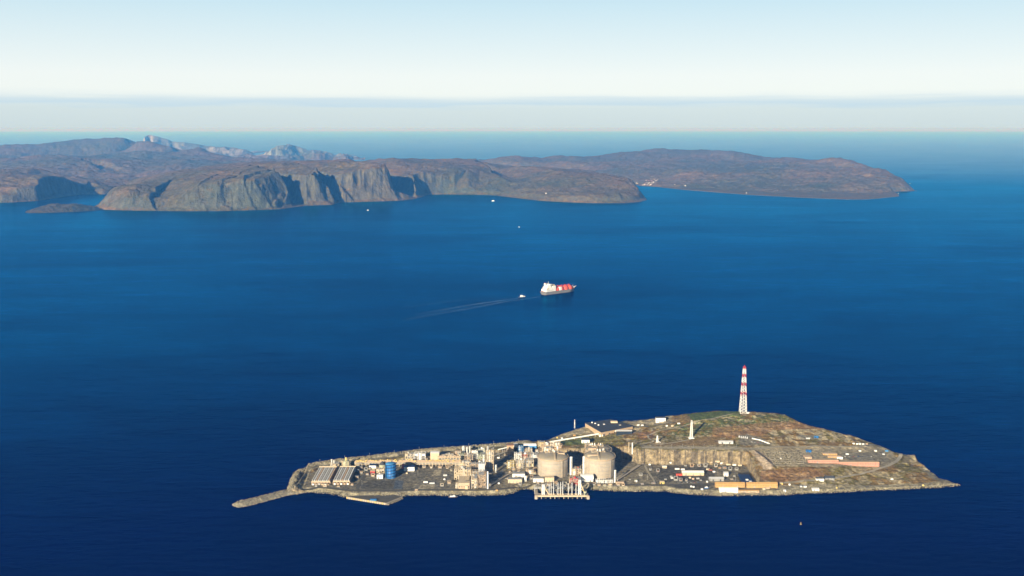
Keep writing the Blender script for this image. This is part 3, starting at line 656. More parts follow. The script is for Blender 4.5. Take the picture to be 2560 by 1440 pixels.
class MB:
    def __init__(s): s.v = []; s.f = []; s.smooth = []
    def _q(s, vs, fs, sm=False):
        o = len(s.v); s.v += [tuple(v) for v in vs]
        for f in fs: s.f.append([i + o for i in f]); s.smooth.append(sm)
        return s
    def box(s, x0, y0, z0, x1, y1, z1):
        vs = [(x, y, z) for z in (z0, z1) for y in (y0, y1) for x in (x0, x1)]
        return s._q(vs, [(0, 2, 3, 1), (4, 5, 7, 6), (0, 1, 5, 4), (2, 6, 7, 3), (0, 4, 6, 2), (1, 3, 7, 5)])
    def prism(s, poly, z0, z1):
        n = len(poly)
        a = sum(poly[i][0] * poly[(i + 1) % n][1] - poly[(i + 1) % n][0] * poly[i][1] for i in range(n))
        if a < 0: poly = poly[::-1]
        vs = [(p[0], p[1], z0) for p in poly] + [(p[0], p[1], z1) for p in poly]
        return s._q(vs, [tuple(range(n))[::-1], tuple(range(n, 2 * n))] + [(i, (i + 1) % n, n + (i + 1) % n, n + i) for i in range(n)])
    def bar(s, p, q, t, t2=None):
        p = Vector(p); q = Vector(q); d = (q - p)
        if d.length < 1e-6: return s
        d.normalize(); u = d.cross(Vector((0, 0, 1)) if abs(d.z) < .9 else Vector((1, 0, 0))).normalized(); w = d.cross(u)
        t2 = t if t2 is None else t2
        vs = [p + u * a * t / 2 + w * b * t / 2 for b in (-1, 1) for a in (-1, 1)] + [q + u * a * t2 / 2 + w * b * t2 / 2 for b in (-1, 1) for a in (-1, 1)]
        return s._q(vs, [(0, 1, 3, 2), (4, 6, 7, 5), (0, 4, 5, 1), (2, 3, 7, 6), (0, 2, 6, 4), (1, 5, 7, 3)])
    def tube(s, p, q, r0, r1=None, n=10, cap=True):
        p = Vector(p); q = Vector(q); d = (q - p).normalized(); r1 = r0 if r1 is None else r1
        u = d.cross(Vector((0, 0, 1)) if abs(d.z) < .9 else Vector((1, 0, 0))).normalized(); w = d.cross(u)
        vs = [p + (u * math.cos(a) + w * math.sin(a)) * r0 for a in [2 * math.pi * i / n for i in range(n)]] + [q + (u * math.cos(a) + w * math.sin(a)) * r1 for a in [2 * math.pi * i / n for i in range(n)]]
        s._q(vs, [((i + 1) % n, i, n + i, n + (i + 1) % n)[::-1] for i in range(n)], True)
        if cap:
            o = len(s.v); s.v += [tuple(v) for v in vs]
            s.f += [list(range(o, o + n)), list(range(o + 2 * n - 1, o + n - 1, -1))]; s.smooth += [False, False]
        return s
    def lathe(s, prof, n=32, x=0, y=0, smooth=True):
        o = len(s.v)
        for r, z in prof:
            for i in range(n):
                a = 2 * math.pi * i / n; s.v.append((x + r * math.cos(a), y + r * math.sin(a), z))
        for k in range(len(prof) - 1):
            for i in range(n):
                j = (i + 1) % n
                s.f.append([o + k * n + i, o + k * n + j, o + (k + 1) * n + j, o + (k + 1) * n + i]); s.smooth.append(smooth)
        s.f.append([o + (len(prof) - 1) * n + i for i in range(n)]); s.smooth.append(False)
        return s
    def gable(s, x0, y0, x1, y1, z, h, ov=.4, along='x'):
        x0 -= ov; x1 += ov; y0 -= ov; y1 += ov
        if along == 'x': ym = (y0 + y1) / 2; r = [(x0, ym, z + h), (x1, ym, z + h)]; fs = [(0, 1, 5, 4), (2, 3, 4, 5), (0, 4, 3), (1, 2, 5)]
        else: xm = (x0 + x1) / 2; r = [(xm, y0, z + h), (xm, y1, z + h)]; fs = [(1, 2, 5, 4), (3, 0, 4, 5), (0, 1, 4), (2, 3, 5)]
        return s._q([(x0, y0, z), (x1, y0, z), (x1, y1, z), (x0, y1, z)] + r, fs + [(0, 3, 2, 1)])
    def build(s, name, mat, parent=None, loc=None, rz=0):
        me = bpy.data.meshes.new(name); me.from_pydata(s.v, [], s.f); me.materials.append(M[mat] if isinstance(mat, str) else mat)
        me.polygons.foreach_set('use_smooth', s.smooth); me.update()
        o = bpy.data.objects.new(name, me); COL.objects.link(o)
        if parent is not None: o.parent = parent
        if loc is not None: o.location = loc; o.rotation_euler.z = rz
        return o
def thing(name, label, cat, loc, group=None, rz=0):
    o = bpy.data.objects.new(name, None); COL.objects.link(o); o.location = loc; o.rotation_euler.z = rz; o.empty_display_size = 5
    return tag(o, label, cat, group)
def copy_tree(o, parent=None):
    c = o.copy(); COL.objects.link(c)
    if parent is not None: c.parent = parent
    for ch in [x for x in bpy.data.objects if x.parent == o]: copy_tree(ch, c)
    return c
def mpp(p):                       # metres per photo pixel at world point p
    return (p.y * CP - (p.z - CAM_H) * SP) / FPX
def G(px, py):                    # ground point in the plant or on the hill
    p = at(px, py, ZY)
    if abs(ground(p.x, p.y) - ZY) < .6: return Vector((p.x, p.y, ZY))
    return on_ground(px, py)
def foot(px0, px1, pyb):
    a = G((px0 + px1) / 2, pyb); w = (px1 - px0) * mpp(a); return a, w

def building(px0, px1, pyb, h, dep, wall, roof, label, name='building', cat='building', kind='flat', wins=0, doors=1, rz=0, group=None, rows=1, roofbits=0, sink=1.2, doorw=3.0, rh=None):
    a, w = foot(px0, px1, pyb)
    t = thing(name, label, cat, a, group, rz)
    x0, x1 = -w / 2, w / 2
    MB().box(x0, 0, -sink, x1, dep, h).build('wall', wall, t)
    if kind == 'flat': r = MB().box(x0 - .4, -.4, h, x1 + .4, dep + .4, h + .8)
    elif kind == 'arch':
        r = MB(); n = 8; rr = rh or dep * .28
        prof = [(dep / 2 - math.cos(math.pi * i / n) * dep / 2, h + math.sin(math.pi * i / n) * rr) for i in range(n + 1)]
        vs = [(x, y, z) for x in (x0, x1) for y, z in prof]; m = n + 1
        r._q(vs, [(i, m + i, m + i + 1, i + 1) for i in range(n)] + [tuple(range(m)), tuple(range(2 * m - 1, m - 1, -1))])
    else: r = MB().gable(x0, 0, x1, dep, h, rh or max(1.5, dep * .16), .5, 'x' if w > dep else 'y')
    ro = r.build('roof', roof, t)
    for i in range(roofbits):
        bx = x0 + w * (i + .6) / (roofbits + .3); by = dep * (.35 + .3 * ((i * 37) % 3) / 2)
        MB().box(bx - 1.3, by - 1.2, h + .8, bx + 1.3, by + 1.2, h + 2.6).build('roof_vent', 'steel', ro)
    for i in range(doors):
        dx = x0 + w * (i + .5) / doors - (0 if doors > 1 else w * .2)
        dh = min(h * .75, 4.2)
        MB().box(dx - doorw / 2, -.12, 0, dx + doorw / 2, .02, dh).build('door', 'grey' if wall in ('white', 'cream', 'sand', 'orange', 'pink', 'tan') else 'dark', t)
    for rr_ in range(rows):
        for i in range(wins):
            wx = x0 + w * (i + .5) / wins; wz = h * (rr_ + .62) / rows
            MB().box(wx - .9, -.1, wz - .6, wx + .9, .02, wz + .6).build('window', 'glass', t)
    return t

def module(px0, px1, pyb, h, dep, label, mat='cream', levels=4, bx=3, by=2, seed=1, name='process_module', group=None, vessels=3, vmat='steel', pipes=8, panels=.25, sink=.5, pmat=None, rz=0, ves_up=True):
    a, w = foot(px0, px1, pyb); rnd = random.Random(seed)
    t = thing(name, label, 'process unit', a, group, rz)
    f = MB(); th = max(.7, w * .025)
    xs = [-w / 2 + w * i / bx for i in range(bx + 1)]; ys = [dep * i / by for i in range(by + 1)]; zs = [h * (i + 1) / levels for i in range(levels)]
    for x in xs:
        for y in ys: f.box(x - th / 2, y - th / 2, -sink, x + th / 2, y + th / 2, h + rnd.random() * 2)
    for z in zs:
        for x in xs: f.box(x - th * .4, 0, z - th * .5, x + th * .4, dep, z + th * .2)
        for y in ys: f.box(-w / 2, y - th * .4, z - th * .45, w / 2, y + th * .4, z + th * .15)
    for i in range(bx):
        for k in range(levels):
            if rnd.random() < .5:
                z0 = zs[k - 1] if k else 0
                f.bar((xs[i], 0, z0), (xs[i + 1], 0, zs[k]), th * .6)
    f.build('frame', mat, t)
    for z in zs:
        i0 = rnd.randrange(bx); i1 = rnd.randint(i0 + 1, bx); j1 = rnd.randint(1, by)
        MB().box(xs[i0] + .3, .3, z + .15 * th, xs[i1] - .3, ys[j1] - .3, z + .15 * th + .25).build('deck', 'steel', t)
    pn = MB()
    for i in range(bx):
        for k in range(levels):
            if rnd.random() < panels:
                z0 = (zs[k - 1] if k else 0) + .4
                y0 = rnd.choice((.4, .4, 2.5, 5.0)); y0 = min(y0, dep * .4)
                pn.box(xs[i] + .3 + rnd.random() * 1.2, y0, z0, xs[i + 1] - .3 - rnd.random() * 1.2, min(y0 + dep * .5, dep - .3), zs[k] - rnd.random() * 2.2 - .6)
    if pn.v: pn.build('equipment_housing', pmat or mat, t)
    for v in range(vessels):
        r = rnd.uniform(.06, .11) * min(w, 40) + .8
        x = rnd.uniform(-w / 2 + r, w / 2 - r); y = rnd.uniform(r, max(r + .1, dep * .6))
        if ves_up and rnd.random() < .6:
            z1 = h * rnd.uniform(.75, 1.2)
            MB().lathe([(r, 0), (r, z1), (r * .7, z1 + r * .5), (.1, z1 + r * .7)], 14, x, y).build('vessel', vmat if rnd.random() < .6 else 'white', t)
        else:
            z = rnd.choice(zs[:-1] or zs) + r; L = rnd.uniform(.3, .5) * w
            MB().tube((x - L / 2, y, z), (x + L / 2, y, z), r, n=12).build('vessel', vmat, t)
    pp = MB()
    for i in range(pipes):
        z = h * rnd.random(); y = rnd.uniform(-.8, dep); x = rnd.uniform(-w / 2, w / 2); r = rnd.uniform(.25, .55)
        if rnd.random() < .5: pp.tube((-w / 2 - 1, y, z), (w / 2 + 1, y, z), r, n=6)
        else: pp.tube((x, y, 0), (x, y, h * rnd.uniform(.6, 1.1)), r, n=6)
    if pp.v: pp.build('pipework', 'silver' if seed % 2 else 'white', t)
    return t

def column(px, pyb, ptop, dpx, mat, label, name='process_column', cat='column', group=None, cone=True, ladder=True, zbase=None):
    a = G(px, pyb); m = mpp(a); r = dpx * m / 2; h = (pyb - ptop) * m * 1.04
    t = thing(name, label, cat, a, group)
    prof = [(r, -.8), (r, h * .96)] + ([(r * .75, h * .985), (r * .3, h), (.05, h + .1)] if cone else [(r, h)])
    MB().lathe(prof, 20).build('shell', mat, t)
    if r > 1.2:
        for k in (.35, .68, .95):
            MB().lathe([(r + .1, h * k), (r + 1.1, h * k), (r + 1.1, h * k + .7), (r + .9, h * k + .7), (r + .1, h * k + .2)], 20).build('platform', 'steel', t)
    if ladder: MB().box(-r * .25, -r - .5, 0, r * .25, -r + .05, h * .93).build('ladder', 'steel', t)
    return t

def roadstrip(name, pts, w, mat, kind='structure', lift=.25, step=6):
    P = [G(x, y) for x, y in pts]
    S = []
    for a, b in zip(P[:-1], P[1:]):
        n = max(1, int((b - a).length / step))
        S += [a.lerp(b, i / n) for i in range(n)]
    S.append(P[-1])
    # smooth
    for _ in range(4): S = [S[0]] + [(S[i - 1] + S[i] * 2 + S[i + 1]) / 4 for i in range(1, len(S) - 1)] + [S[-1]]
    vs = []; K = 4
    for i, p in enumerate(S):
        d = (S[min(i + 1, len(S) - 1)] - S[max(i - 1, 0)]); d.z = 0; d.normalize(); n = Vector((-d.y, d.x, 0))
        for k in range(K + 1):
            q = p + n * w * (k / K - .5); vs.append((q.x, q.y, ground(q.x, q.y)))
    zz = np.array([v[2] for v in vs]).reshape(-1, K + 1); zc = zz.max(1)
    for _ in range(3): zc = np.maximum(zz.max(1), np.convolve(np.pad(zc, 1, 'edge'), [.25, .5, .25], 'valid'))
    vs = [(v[0], v[1], zc[i // (K + 1)] + lift) for i, v in enumerate(vs)]
    fs = []
    for i in range(len(S) - 1):
        for k in range(K): o = i * (K + 1) + k; fs.append((o, o + K + 1, o + K + 2, o + 1))
    me = bpy.data.meshes.new(name); me.from_pydata(vs, [], fs); me.materials.append(M[mat]); me.update()
    o = bpy.data.objects.new(name, me); COL.objects.link(o)
    if me.polygons[0].normal.z < 0: me.flip_normals()
    return tag(o, kind=kind)
road_n = [0]
for pts, w, mt in [
    ([(1605, 1119), (1700, 1120), (1800, 1121), (1860, 1122), (1950, 1117), (2050, 1116), (2150, 1117), (2215, 1117), (2236, 1121), (2250, 1130), (2252, 1142), (2240, 1155), (2215, 1168), (2170, 1181), (2120, 1192), (2060, 1200), (2000, 1205), (1950, 1208)], 9, 'paleroad'),
    ([(1640, 1112), (1690, 1106), (1728, 1098)], 5, 'paleroad'),
    ([(1600, 1110), (1638, 1106), (1622, 1097), (1618, 1088), (1660, 1074), (1690, 1069), (1720, 1062), (1760, 1050), (1800, 1043), (1848, 1036)], 4.5, 'paleroad'),
    ([(1590, 1072), (1640, 1064), (1690, 1056)], 5, 'asph'),
    ([(745, 1229), (800, 1219), (870, 1226), (960, 1226), (1060, 1225), (1200, 1226), (1262, 1222), (1330, 1212)], 9, 'asph'),
    ([(1560, 1212), (1650, 1213), (1750, 1211), (1860, 1207), (1900, 1212), (1950, 1208)], 9, 'asph'),
    ([(893, 1222), (912, 1190), (925, 1166)], 8, 'asph'),
    ([(1640, 1218), (1634, 1200), (1620, 1180), (1612, 1164)], 5, 'paleroad'),
    ([(1222, 1215), (1290, 1180), (1330, 1165)], 7, 'paleroad'),
    ([(1535, 1200), (1570, 1180), (1598, 1163)], 8, 'paleroad'),
]: roadstrip('road', pts, w, mt)

# ---------------------------------------------------------------- breakwater arm, quay, jetty
def breakwater():
    A = [(742, 1224), (715, 1227), (685, 1235), (650, 1244), (618, 1252), (603, 1255)]
    P = [at(x, y, 5) for x, y in A]
    xs = np.arange(P[-1].x - 24, P[0].x + 14, 1.3); ys = np.arange(min(p.y for p in P) - 26, max(p.y for p in P) + 26, 1.3)
    X, Y = np.meshgrid(xs, ys)
    d = poly_dist(X, Y, [(p.x, p.y) for p in P])
    tipw = np.interp(X, [P[-1].x, P[-1].x + 40, P[0].x], [2.5, 1.5, 0])
    h = 6.2 - np.clip(d - 5.5 - tipw, 0, 99) * .55 + fbm(X / 4.5, Y / 4.5, 3, 5) * 1.5 + fbm(X / 2, Y / 2, 1, 8) * .7
    o = grid_mesh('breakwater', X, Y, h, h > -1, M['rubble']); tag(o, 'long low rubble mound breakwater running out into the water at the west end', 'breakwater')
breakwater()
def quay():
    pts = [at(x, y, 3.2) for x, y in ((866, 1243), (880, 1240), (985, 1236), (1006, 1243), (966, 1259))]
    c = at(935, 1250, 0)
    t = thing('quay', 'dark paved quay with pale fender blocks along its seaward edge beside the breakwater', 'quay', (c.x, c.y, 0))
    L = [(p.x - c.x, p.y - c.y) for p in pts]
    MB().prism(L, -3, 3.4).build('quay_wall', 'concrete', t)
    def shrink(L, k): m = [sum(p[0] for p in L) / len(L), sum(p[1] for p in L) / len(L)]; return [(m[0] + (p[0] - m[0]) * k, m[1] + (p[1] - m[1]) * k) for p in L]
    MB().prism(shrink(L, .965), 3.4, 3.75).build('deck', 'asph', t)
    a = Vector((*L[0], 0)); b = Vector((*L[4], 0)); e = Vector((*L[3], 0))
    k = MB(); dd = (b - a).normalized(); nn = Vector((dd.y, -dd.x, 0))
    MB().bar((a.x, a.y, 3.9), (b.x, b.y, 3.9), 1.3).build('kerb', 'concrete', t)
    MB().bar((b.x, b.y, 4.0), (e.x, e.y, 4.0), 1.8).build('kerb', 'concrete', t)
    for i in range(17):
        q = a.lerp(b, (i + .4) / 17) + nn * .9
        MB().box(q.x - 1.3, q.y - 1.2, .4, q.x + 1.3, q.y + .6, 4.9).build('fender', 'cream' if i % 3 else 'yellow', t)
    for i in range(10):
        q = b.lerp(e, (i + .5) / 10); rnd = random.Random(i)
        mb = MB(); 
        for j in range(6): x = q.x + rnd.uniform(-2, 3); y = q.y - rnd.uniform(0, 3.5); s = rnd.uniform(1, 2.2); mb.box(x, y, -1, x + s, y + s, 1 + rnd.random() * 2.4)
        mb.build('armour_rock', M['rubble'], t)
quay()
q_ = at(933, 1252, 3.75); t_ = thing('container', 'bright blue covered container standing alone on the dark quay', 'container', (q_.x, q_.y, 3.75))
MB().box(-7, 0, 0, 7, 6, 2.6).build('body', 'ltblue', t_); MB().box(-7.1, -.1, 2.6, 7.1, 6.1, 2.9).build('lid', 'blue', t_)
def jetty():
    c = at(1404, 1243, 0)
    A = at(1337, 1241, 6); B = at(1471, 1240, 6); m = (B.x - A.x)
    t = thing('jetty', 'long pale loading jetty on piles with round black fenders in front of the tanks', 'jetty', (c.x, A.y, 0))
    x0, x1 = A.x - c.x, B.x - c.x
    MB().box(x0, 0, 5.2, x1, 17, 7.0).build('deck', 'concrete', t)
    MB().box(x0, -.5, 5.0, x1, .4, 8.2).build('parapet', 'cream', t)
    for i in range(12):
        x = x0 + (x1 - x0) * (i + .5) / 12
        for y in (1.5, 14): MB().tube((x, y, -4), (x, y, 5.3), .9, n=10).build('pile', 'concrete', t)
    for i in range(8):
        x = x0 + (x1 - x0) * (i + .5) / 8
        MB().tube((x, -2.2, 3.3), (x, -.4, 3.3), 2.1, n=14).build('fender', 'rubber', t)
    for x, l in ((x0 + 4, 26), (0, 30), (x1 - 5, 28)): MB().box(x - 3, 17, 5.6, x + 3, 17 + l, 7.3).build('access_bridge', 'concrete', t)
    for i, (px, dx) in enumerate(((1340, -1), (1470, 1))):
        q = at(px, 1240, 6); MB().box(q.x - c.x - 3, -2.5, -2, q.x - c.x + 3, 2.5, 7.6).build('dolphin', 'concrete', t)
    arms = [(1373, 1209), (1378, 1207), (1384, 1206), (1395, 1206), (1401, 1205), (1407, 1204), (1421, 1208), (1430, 1207), (1440, 1210)]
    lab = ['first', 'second', 'third', 'fourth', 'fifth', 'sixth', 'seventh', 'eighth', 'ninth']
    for i, (px, pt) in enumerate(arms):
        g = at(px, 1236, 7.0); mm = mpp(g); h = (1236 - pt) * mm * 1.05
        a = thing('loading_arm', f'tall pale loading arm, {lab[i]} from the left on the jetty', 'loading arm', (g.x, g.y, 7.0), 'loading arms on the jetty')
        MB().tube((0, 0, 0), (0, 0, h), 1.0, .75, n=10).build('riser', 'silver', a)
        MB().box(-2, -2, 0, 2, 2, 1.8).build('base', 'cream', a)
        MB().tube((0, .3, h - 2), (0, 7, h * .42), .7, n=8).build('inner_arm', 'cream', a)
        MB().box(-1.4, 5.4, h * .36, 1.4, 8.6, h * .36 + 2.2).build('counterweight', 'grey', a)
    for px, pt, s, lb in ((1358, 1211, 1, 'square gangway tower with a slanting brace at the left end of the jetty'), (1449, 1200, 1, 'tallest gangway tower with a slanting walkway at the right end of the jetty')):
        g = at(px, 1236, 7.0); mm = mpp(g); h = (1236 - pt) * mm * 1.05
        a = thing('gangway_tower', lb, 'gangway', (g.x, g.y, 7.0), 'gangway towers on the jetty')
        f = MB()
        for x in (-2.6, 2.6):
            for y in (-2, 2): f.bar((x * 1.1, y, 0), (x * .8, y, h), 1.1)
        for k in range(6):
            z = h * k / 6; z2 = h * (k + 1) / 6
            f.bar((-2.6, -2, z), (2.6, -2, z2), .8); f.bar((2.6, -2, z), (-2.6, -2, z2), .8); f.box(-2.8, -2.4, z2 - .4, 2.8, 2.4, z2)
        f.build('tower_frame', 'white', a)
        w = MB(); w.bar((2.5, -1, h * .72), (12, -1, 1.5), 2.0); w.build('walkway', 'cream', a)
        MB().box(-2.6, -2.4, h * .3, 2.6, 2.4, h * .45).build('cabin', 'white', a)
    a = thing('crane', 'dark green slewing crane at the right corner of the jetty', 'crane', at(1462, 1238, 7))
    MB().tube((0, 0, 0), (0, 0, 6), 1.3, n=10).build('pedestal', 'sage', a); MB().box(-3, -2, 6, 3, 2, 9).build('cab', 'sage', a); MB().bar((0, 0, 8), (-9, 3, 14), 1.3, .5).build('boom', 'yellow', a)
    # pipework running from the arms back to the shore
    g = at(1392, 1228, 8)
    a = thing('pipe_trestle', 'bundle of pipes on trestles between the jetty and the front tank', 'pipe rack', (g.x, g.y, 7.0))
    f = MB(); p = MB()
    for x in (-50, -34, -18, 0, 18, 36):
        for y in (4, 16, 28): f.box(x - .5, y - .5, -8, x + .5, y + .5, 6)
    for y in (4, 16, 28): f.box(-50, y - .6, 5.4, 36, y + .6, 6.2)
    f.build('trestle', 'steel', a)
    for k in range(6): p.tube((-52, 3 + k * 1.8, 7), (38, 3 + k * 1.8, 7), .55, n=6)
    for x in (-44, -30, -12, 6, 22, 34): p.tube((x, 0, 6.8), (x, 30, 6.8), .7, n=6)
    p.build('pipes', 'steel', a)
jetty()

# ---------------------------------------------------------------- storage tanks
def tank(pxl, pxr, pyb, prim, label, seed, flip=1, plat=True):
    a, w = foot(pxl, pxr, pyb); Rr = w / 2
    cxy = Vector((a.x, a.y + Rr, a.z))
    # solve rim height from its picture row
    h = 30
    for hh in np.arange(10, 70, .25):
        if proj(a.x, a.y, a.z + hh)[1] <= prim: h = hh; break
    t = thing('storage_tank', label, 'storage tank', cxy, 'domed concrete storage tanks')
    MB().lathe([(Rr, -1), (Rr, h * .5), (Rr, h)], 72).build('tank_wall', 'concrete', t)
    for k in (.2, .4, .6, .8): MB().lathe([(Rr + .02, h * k - .5), (Rr + .3, h * k - .4), (Rr + .3, h * k + .4), (Rr + .02, h * k + .5)], 72).build('hoop', 'grey', t)
    for k in range(4):
        an = math.radians(-150 + 90 * k + seed * 5); x, y = math.cos(an) * Rr, math.sin(an) * Rr
        ux, uy = math.cos(an), math.sin(an)
        b2 = MB(); v = [(x - uy * 2 * s + ux * q, y + ux * 2 * s + uy * q) for s, q in ((-1, -1), (1, -1), (1, 1.0), (-1, 1.0))]
        b2.prism(v, -1, h + 1.0).build('buttress', 'concrete', t)
    MB().lathe([(Rr - .4, h - 1.6), (Rr + 1.1, h - 1.4), (Rr + 1.1, h + 1.1), (Rr + .2, h + 1.1), (Rr - .9, h)], 72).build('ring_beam', 'sand', t)
    prof = [(Rr * math.cos(q) * .985 if q else Rr * .985, h - .2 + Rr * .20 * math.sin(q)) for q in [math.radians(x) for x in range(0, 90, 8)]] + [(.3, h + Rr * .2)]
    dome = MB().lathe(prof, 64).build('dome_roof', 'roofdome', t)
    hz = lambda r: h + Rr * .2 * math.sqrt(max(0, 1 - (r / Rr) ** 2))
    rail = MB()
    for i in range(36):
        a1, a2 = 2 * math.pi * i / 36, 2 * math.pi * (i + 1) / 36; rr = Rr + .6
        rail.bar((rr * math.cos(a1), rr * math.sin(a1), h + 2.4), (rr * math.cos(a2), rr * math.sin(a2), h + 2.4), .25)
        rail.bar((rr * math.cos(a1), rr * math.sin(a1), h + 1), (rr * math.cos(a1), rr * math.sin(a1), h + 2.4), .25)
    rail.build('railing', 'cream', t)
    s = flip
    # walkway and pipes over the dome, platform with vessels at the back
    f = MB(); n = 14
    for i in range(n):
        r0 = -Rr + 2 * Rr * i / n * .55; r1 = -Rr + 2 * Rr * (i + 1) / n * .55
        for dx in (-1.4, 0, 1.4): f.bar((s * .12 * Rr + dx, r0, hz(abs(r0)) + 1.4), (s * .12 * Rr + dx, r1, hz(abs(r1)) + 1.4), .7)
        f.box(s * .12 * Rr - 2, r0, hz(abs(r0)) - .5, s * .12 * Rr + 2, r0 + .5, hz(abs(r0)) + 1.2)
    f.build('roof_pipes', 'cream', t)
    pl = MB(); pl.box(-Rr * .5, Rr * .15, h + Rr * .17, Rr * .35, Rr * .62, h + Rr * .17 + .8)
    for x in (-.5, -.22, .06, .35):
        for y in (.15, .62): pl.box(x * Rr - .5, y * Rr - .5, h + 2, x * Rr + .5, y * Rr + .5, h + Rr * .17 + 4.5)
    pl.build('roof_platform', 'cream', t)
    rnd = random.Random(seed)
    for i in range(5):
        x = rnd.uniform(-.45, .3) * Rr; y = rnd.uniform(.2, .55) * Rr; z = h + Rr * .17 + .8
        MB().lathe([(1.3, z), (1.3, z + rnd.uniform(2, 5)), (.4, z + 5.6)], 10, x, y).build('pump_head', 'sand' if i % 2 else 'white', t)
    bz = h + Rr * .1
    MB().box(s * Rr * .35, -Rr * .05, bz, s * Rr * .35 + s * Rr * .42, Rr * .1, bz + 4.5).build('valve_house', 'sand', t) if s > 0 else MB().box(-Rr * .82, -Rr * .45, bz - 2, -Rr * .1, -Rr * .3, bz + 4).build('valve_house', 'sand', t)
    st = MB(); ns = 30
    for i in range(ns):
        a1 = math.radians(-20 + 100 * i / ns); a2 = math.radians(-20 + 100 * (i + 1) / ns); z1 = h * i / ns; z2 = h * (i + 1) / ns
        st.bar((math.cos(a1) * (Rr + 1.3), math.sin(a1) * (Rr + 1.3), z1), (math.cos(a2) * (Rr + 1.3), math.sin(a2) * (Rr + 1.3), z2), .9)
    st.build('spiral_stair', 'steel', t)
    return t
tank(1345, 1422, 1196, 1153, 'left of the two big front storage tanks, pale concrete drum with a shallow dome', 1, 1)
tank(1463, 1541, 1197, 1152, 'right of the two big front storage tanks, pale concrete drum beside the open yard', 2, -1)
tank(1466, 1532, 1172, 1134, 'storage tank half hidden behind the right front tank, only its dome showing', 3, -1)
column(1427.5, 1187, 1142, 6.5, 'white', 'tall white stair tower against the right side of the left front tank', 'stair_tower', 'stair tower', cone=False)
column(1459.5, 1187, 1141, 6.5, 'white', 'tall white stair tower against the left side of the right front tank', 'stair_tower', 'stair tower', cone=False)
column(1537.5, 1206, 1175, 5, 'white', 'short white stair tower at the right foot of the right front tank', 'stair_tower', 'stair tower', cone=False)

# ---------------------------------------------------------------- process plant
def cooler_bank(px0, px1, pyb, h, dep, nr, label, seed):
    a, w = foot(px0, px1, pyb)
    t = thing('air_cooler_bank', label, 'cooler bank', a, 'air cooler banks at the west end')
    f = MB()
    n = max(4, int(w / 7)); m = max(4, int(dep / 10))
    for i in range(n + 1):
        for j in range(m + 1): x = -w / 2 + w * i / n; y = dep * j / m; f.box(x - .45, y - .45, -.5, x + .45, y + .45, h)
    f.box(-w / 2, -.3, h - 3.5, w / 2, .5, h); f.box(-w / 2 - .2, 0, h - 3, -w / 2 + .6, dep, h); f.box(w / 2 - .6, 0, h - 3, w / 2 + .2, dep, h)
    f.build('frame', 'sand', t)
    MB().box(-w / 2, .5, h - 1, w / 2, dep, h).build('deck', 'steel', t)
    for i in range(nr):
        x0 = -w / 2 + w * i / nr; ww = w / nr
        r = MB(); r.box(x0 + ww * .12, 1.5, h, x0 + ww * .72, dep - 1, h + 1.4)
        for k in range(int(dep / 5)): r.lathe([(ww * .32, h + 1.4), (ww * .32, h + 2.0), (.1, h + 1.7)], 8, x0 + ww * .42, 3.5 + k * 5)
        r.build('fan_row', 'silver' if i % 2 else 'tan' if (i + seed) % 3 == 0 else 'steel', t)
    for i in range(n):
        x = -w / 2 + w * (i + .5) / n
        MB().box(x - 2, -2.4, 0, x + 2, -.4, 3.4).build('pump_box', 'sand' if i % 2 else 'white', t)
    MB().box(-w / 2, dep, h - 1, w / 2, dep + 2, h + 3).build('header_box', 'cream', t)
cooler_bank(779, 825, 1212, 9, 92, 9, 'left one of two flat air cooler banks beside the west channel', 1)
cooler_bank(833, 874, 1211, 9, 92, 8, 'right one of two flat air cooler banks beside the west channel', 2)
module(826, 846, 1174, 14, 16, 'cream plant module under twin white stacks behind the left cooler bank', seed=3, levels=3, vessels=2)
column(830, 1172, 1148, 3.4, 'white', 'left of two slim white stacks behind the cooler banks', group='twin white stacks')
column(836, 1172, 1150, 3.4, 'white', 'right of two slim white stacks behind the cooler banks', group='twin white stacks')
def green_dome():
    a, w = foot(853, 875, 1172)
    t = thing('separator_tank', 'rounded sage green vessel in scaffolding at the west end of the pipe rack', 'tank', (a.x, a.y + w / 2, a.z))
    r = w / 2 * .9
    MB().lathe([(r, 0), (r, 11)] + [(r * math.cos(math.radians(q)), 11 + r * .8 * math.sin(math.radians(q))) for q in range(10, 90, 12)] + [(.2, 11 + r * .8)], 24).build('shell', 'sage', t)
    f = MB()
    for i in range(8):
        an = i * math.pi / 4; f.bar((r * 1.15 * math.cos(an), r * 1.15 * math.sin(an), 0), (r * 1.15 * math.cos(an), r * 1.15 * math.sin(an), 17), .8)
    for z in (5, 11, 17):
        for i in range(8):
            p = [(r * 1.15 * math.cos(k * math.pi / 4), r * 1.15 * math.sin(k * math.pi / 4), z) for k in (i, i + 1)]; f.bar(p[0], p[1], .9)
    f.build('scaffold', 'cream', t)
    MB().lathe([(2.2, 18), (2.2, 24), (.2, 26)], 12).build('vent', 'yellow', t)
green_dome()
